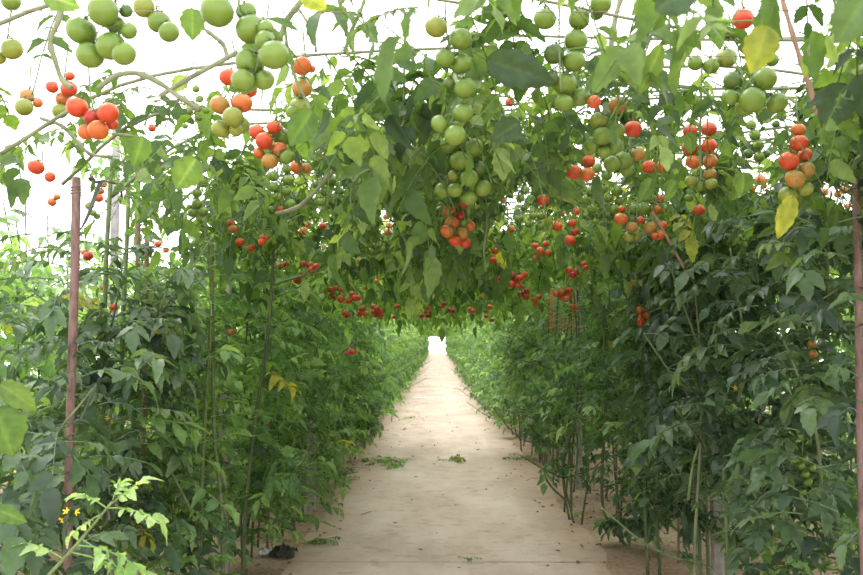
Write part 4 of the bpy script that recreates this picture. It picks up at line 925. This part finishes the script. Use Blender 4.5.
# ------------------------------------------------------------------ poles, posts, wires
def pole(name, label, cat, x, y, z1, r, mat, square=False, lean=0.0, parts=True):
    mb = MB(); root = empty(name, (x, y, 0), label, cat, 'uprights that carry the wires')
    if square:
        for a, b, ra, rb in ((-.02, z1, r * 1.1, r * .9),):
            v = []
            for z, rr in ((a, ra), (z1 - .02, rb), (z1, rb * .7)):
                c = rr * .8
                for px, py in ((c, rr), (-c, rr), (-rr, c), (-rr, -c), (-c, -rr), (c, -rr), (rr, -c), (rr, c)): v.append((px + lean * z, py, z))
            q = [(k * 8 + i, k * 8 + (i + 1) % 8, k * 8 + 8 + (i + 1) % 8, k * 8 + 8 + i) for k in range(2) for i in range(8)]
            v.append((lean * z1, 0, z1)); mb.add(v, q, [(16 + i, 16 + (i + 1) % 8, 24) for i in range(8)])
    else:
        zs = np.linspace(-.02, z1, 40); rng = np.random.default_rng(int(abs(x) * 100))
        mb.tube(np.stack([lean * zs + .002 * np.sin(zs * 5), 0 * zs, zs], 1), r * (1 + rng.normal(0, .025, 40)), 10)
    link('shaft', mb.mesh(name, mat, not square), root)
    tb = MB(); th = np.linspace(0, 6 * math.pi, 30); zz = z1 - .06 + np.linspace(0, .03, 30); rr = r * 1.12
    tb.tube(np.stack([lean * z1 + rr * np.cos(th), rr * np.sin(th), zz], 1), .0022, 5); link('wire_tie', tb.mesh('wire_tie', M_WIRE), root)
def px_ground(x, d):    # x position in the place of photo column x at distance d
    return P(x, 340, d)
q = px_ground(71, 3.3); pole('rusty_pole', 'rusty round pole standing at the left in front of the left row', 'pole', q[0], q[1], P(72, 176, 3.3)[2], .0145, M_RUST, lean=.004)
q = px_ground(136, 4.6); pole('rusty_pole', 'thin rusty pole behind the front plants at left, beside the pale post', 'pole', q[0], q[1], P(136, 165, 4.6)[2], .0115, M_RUST)
q = px_ground(859, 3.1); pole('rusty_pole', 'rusty round pole at the right edge of the picture', 'pole', q[0], q[1], P(858, 176, 3.1)[2], .0125, M_RUST)
q = px_ground(113, 6.0); pole('pale_post', 'pale square post rising against the white sky at upper left', 'post', q[0], q[1], P(113, 118, 6.0)[2], .022, M_WHITEPOST, True)
q = px_ground(226, 5.6); pole('concrete_post', 'grey concrete post at the bottom of the left row', 'post', q[0], q[1], 1.95, .027, M_CONC, True)
q = px_ground(312, 7.75); pole('concrete_post', 'grey concrete post by the left path edge, beyond the white scrap', 'post', q[0], q[1], 1.98, .034, M_CONC, True)
q = px_ground(714, 5.35); pole('concrete_post', 'grey concrete post standing in bare soil at the right', 'post', q[0], q[1], 1.95, .026, M_CONC, True)
q = px_ground(578, 8.8); pole('concrete_post', 'slim grey post further along the right row', 'post', q[0], q[1], 1.98, .026, M_CONC, True)
q = px_ground(676, 5.9); pole('rusty_pole', 'thin brown pole in bare soil left of the right concrete post', 'pole', q[0], q[1], 1.9, .0085, M_RUST)
q = px_ground(615, 7.4); pole('rusty_pole', 'thin brown pole behind the bent stem at the right', 'pole', q[0], q[1], 1.9, .009, M_RUST)
q = px_ground(145, 4.4); pole('brown_cane', 'dark brown stake inside the left row', 'stake', q[0], q[1], 1.75, .011, M_CANE)
q = px_ground(269, 6.2); pole('rusty_pole', 'short brown stake beside the white scrap at left', 'stake', q[0], q[1], 1.5, .010, M_RUST)

def wire(label, a, b, sag=.015, r=.0013):
    t = np.linspace(0, 1, 14)[:, None]; a = np.array(a, float); b = np.array(b, float)
    p = a * (1 - t) + b * t - np.array([0, 0, 1.0]) * sag * 4 * t * (1 - t)
    mb = MB(); mb.tube(p - a, r, 5); tag(link('trellis_wire', mb.mesh('trellis_wire', M_WIRE), None, tuple(a)), label, 'wire', 'wires of the overhead trellis')
WY = [2.15, 2.5, 2.95, 3.4, 3.9, 4.5, 5.2, 6.0, 7.0, 8.0]
for i, y in enumerate(WY):
    wire('thin dark wire stretched across overhead, %s from the front' % ORD[i], (-1.6, y, 2.03 + .02 * (i % 2)), (2.3, y + .05 * (i % 3), 2.04), .02)
for x, nm in ((-1.2, 'above the left row'), (-.35, 'left of the middle of the path'), (.5, 'right of the middle of the path'), (1.3, 'above the right row')):
    wire('thin lengthwise wire running into the tunnel ' + nm, (x, 1.0, 2.05), (x, 14, 2.05), .01)

# ------------------------------------------------------------------ red crate tied under the wire
def crate():
    c = P(564, 310, 10.4); w, h, dp = .145, .205, .14
    root = empty('plastic_crate', tuple(c), 'red slatted plastic crate tied up in the right row beyond the path edge', 'crate')
    mb = MB(); t = .017
    for sx in (-1, 1):
        for sy in (-1, 1): mb.box((sx * w, sy * dp, 0), (t * 1.6, t * 1.4, h))
    for z in (-h, -h * .62, -h * .25, h):
        for sy in ((1, -1) if abs(z) > h * .5 else (1,)): mb.box((0, sy * dp, z), (w, t * .7, t * 1.1))
        for sx in (-1, 1): mb.box((sx * w, 0, z), (t * .7, dp, t * 1.1))
    link('frame', mb.mesh('crate_frame', M_REDPL, False), root)
    fl = MB(); 
    for k in range(7): fl.box((0, -dp + .02 + k * (2 * dp - .04) / 6, -h), (w, .012, .006))
    link('slatted_bottom', fl.mesh('crate_bottom', M_REDPL, False), root)
    fr = MB()
    for k in range(4): fr.box((0, -dp - .004, -h + .02 + k * .034), (w, .006, .011))
    link('front_rail', fr.mesh('crate_rail', M_REDPL, False), root)
    hg = MB()
    for sx in (-1, 1): hg.tube([(sx * w, 0, h), (sx * w * .8, 0, h + .1), (sx * w * .6, 0, 2.04 - c[2])], .003, 5)
    link('hanger', hg.mesh('crate_hanger', M_WIRE), root)
crate()

# black strip with bent arm
def strip():
    a = P(101, 181, 3.5); mb = MB()
    pth = [P(101, 181, 3.5), P(97, 190, 3.5), P(91, 208, 3.5), P(85, 222, 3.5), P(79, 232, 3.5)]
    w = [.012, .011, .010, .008, .003]; v = []
    for p, ww in zip(smooth_path(pth, 12), np.interp(np.linspace(0, 1, 13), np.linspace(0, 1, 5), w)):
        s = RM @ np.array([ww, .3 * ww, .3 * ww]); v += [p - s - a, p + np.array([0, -.004, 0]) - a, p + s - a]
    k = len(v) // 3; mb.add(v, [(i * 3 + j, i * 3 + j + 1, i * 3 + j + 4, i * 3 + j + 3) for i in range(k - 1) for j in range(2)])
    root = empty('plastic_strip', tuple(a), 'black plastic strip dangling from a bent bracket right of the rusty pole', 'strip')
    link('dangling_strip', mb.mesh('dangling_strip', M_BLACK), root)
    mb = MB(); mb.tube(smooth_path(np.array(pl([(89, 180), (96, 182), (104, 181), (113, 183), (122, 184)], 3.5)) - a, 12), [.003, .004, .005, .005, .005, .004, .004, .004, .004, .004, .004, .004, .004][:len(smooth_path(np.zeros((5, 3)), 12))], 6)
    mb.tube(np.array(pl([(120, 184), (121, 190), (122, 197)], 3.5)) - a, .0045, 6)
    mb.tube(np.array(pl([(88, 179), (92, 178), (95, 181)], 3.5)) - a, [.003, .009, .004], 6)
    link('bracket_arm', mb.mesh('bracket_arm', M_BLACK), root)
strip()

# ------------------------------------------------------------------ things lying on the ground
def scrap(name, label, cat, x, y, sx, sy, h, mat, seed):
    rng = np.random.default_rng(seed); mb = MB(); n = 9; g = np.linspace(-1, 1, n); X, Y = np.meshgrid(g, g)
    Z = h * (rng.random((n, n)) * (1 - .6 * np.maximum(abs(X), abs(Y)))) + .004
    R_ = 1 - .25 * rng.random((n, n))
    v = np.stack([X * sx * R_, Y * sy * R_, Z], -1).reshape(-1, 3); i = (np.arange(n - 1)[:, None] * n + np.arange(n - 1)[None]).ravel()
    mb.add(v, np.stack([i, i + 1, i + n + 1, i + n], 1)); tag(link(name, mb.mesh(name, mat), None, (x, y, 0)), label, cat)
g = lambda px, py: (CAM[2] / ((py - 339.9) / 1000.0))
def onground(px, py):
    r = RM @ np.array([(px - CX) / F, (CY - py) / F, -1]); t = -CAM[2] / r[2]; return CAM + r * t
a = onground(265, 556); scrap('plastic_scrap', 'crumpled white plastic scrap under the left row by the path', 'scrap', a[0], a[1], .045, .05, .06, M_WHITEPL, 1)
a = onground(283, 556); scrap('plastic_sheet', 'dark crumpled black plastic lying beside the white scrap', 'plastic', a[0], a[1], .085, .10, .10, M_BLACK, 2)
def clump(label, px, py, n, w, dpt, tone, seed, yellow=.1, L=(.07, .14)):
    a = onground(px, py); rng = np.random.default_rng(seed); mb = MB()
    pos = np.stack([rng.normal(0, w * .4, n), rng.normal(0, dpt * .4, n), rng.uniform(.01, .035, n)], 1)
    an = rng.uniform(0, 6.28, n); d = np.stack([np.cos(an), np.sin(an), rng.uniform(0, .25, n)], 1)
    add_compound(mb, pos, d, rng.uniform(*L, n), 1, rng, tone=tone, tonev=.2, yellow=yellow, droop=(.05, .2))
    for q in pos: mb.tube([(0, 0, .006), q * .5 + [0, 0, .004], q], .0022, 5, (.6, .5, yellow))
    tag(link('wilted_clump', mb.mesh('wilted_clump', M_LEAF_FAR), None, (a[0], a[1], .004)), label, 'leaves', 'wilted leaf clumps on the path')
clump('wilted green leaf clump in the middle of the path', 455, 461, 14, .12, .25, .35, 1, .5)
clump('wilted leaf clump at the right edge of the path', 524, 460, 14, .16, .3, .4, 2, .2)
clump('green sprig spilling from the left row onto the path', 385, 464, 20, .22, .5, .6, 3, 0, (.1, .2))
clump('small green leaf scrap near the front of the path', 468, 563, 4, .03, .06, .5, 4, .1, (.03, .06))
clump('dry leaf bits at the left edge of the path near the post', 330, 505, 7, .12, .15, .3, 5, .6, (.04, .08))
clump('green sprig lying at the left front edge of the path', 322, 545, 9, .07, .1, .5, 6, .1, (.06, .1))
clump('small dark leaf scrap on the right soil near the bent stem', 578, 518, 6, .06, .1, .35, 7, .4, (.05, .08))
clump('brown leaf scrap far up the path', 412, 419, 6, .1, .3, .2, 8, .8, (.06, .1))
clump('tiny dry scrap on the right of the path far away', 458, 390, 6, .12, .3, .2, 9, 1.0, (.06, .1))
clump('dry leaf scatter left of the path beyond the sprig', 352, 482, 5, .12, .15, .3, 10, .7, (.05, .08))
def litter():
    rng = np.random.default_rng(5); mb = MB(); n = 2400
    y = 3 + 40 * rng.random(n) ** 1.6; s = rng.random(n) < .45
    x = np.where(s, -1.1 + rng.normal(0, .22, n), 1.35 + rng.normal(0, .3, n)); mid = rng.random(n) < .10; x = np.where(mid, rng.uniform(-.8, 1.0, n), x)
    a = rng.uniform(0, 6.28, n)
    add_leaflets(mb, np.stack([x, y, rng.uniform(.008, .016, n)], 1), np.stack([np.cos(a), np.sin(a), 0 * a], 1), np.tile([0, 0, 1.0], (n, 1)) + rng.normal(0, .15, (n, 3)), rng.uniform(.02, .06, n),
                 np.stack([rng.random(n) * .5, rng.random(n), np.where(rng.random(n) < .7, 1., .2)], 1), 2, rng, width=.8)
    for k in range(160):
        yy = 3.2 + 14 * rng.random() ** 1.5; xx = rng.choice([-1.1, 1.35]) + rng.normal(0, .25); an = rng.uniform(0, 6.28); L = rng.uniform(.05, .22)
        mb.tube([(xx, yy, .01), (xx + L * .5 * math.cos(an), yy + L * .5 * math.sin(an), .02), (xx + L * math.cos(an + .3), yy + L * math.sin(an + .3), .008)], .0022, 4, (.3, .5, 1))
    tag(link('leaf_litter', mb.mesh('leaf_litter', M_DRY)), 'dry brown leaf and twig litter scattered on the soil under the rows', 'leaf litter', kind='stuff')
litter()

# ------------------------------------------------------------------ light: bright overcast sky
w = bpy.data.worlds.new('overcast_sky'); sc.world = w; w.use_nodes = True
nt = w.node_tree; bg = nt.nodes['Background']
bg.inputs['Color'].default_value = (1.0, .985, .97, 1); bg.inputs['Strength'].default_value = 3.5
sun = bpy.data.lights.new('veiled_sun', 'SUN'); sun.energy = 2.0; sun.angle = math.radians(25); sun.color = (1, .97, .92)
so = bpy.data.objects.new('veiled_sun', sun); COL.objects.link(so); so.rotation_euler = (math.radians(-22), math.radians(-28), 0)

sc.view_settings.view_transform = 'Standard'
sc.view_settings.look = 'None'
sc.view_settings.exposure = 0.0
sc.view_settings.gamma = 1.0
cy = sc.cycles
cy.max_bounces = 10; cy.diffuse_bounces = 6; cy.transmission_bounces = 8; cy.glossy_bounces = 2
cy.sample_clamp_indirect = 6
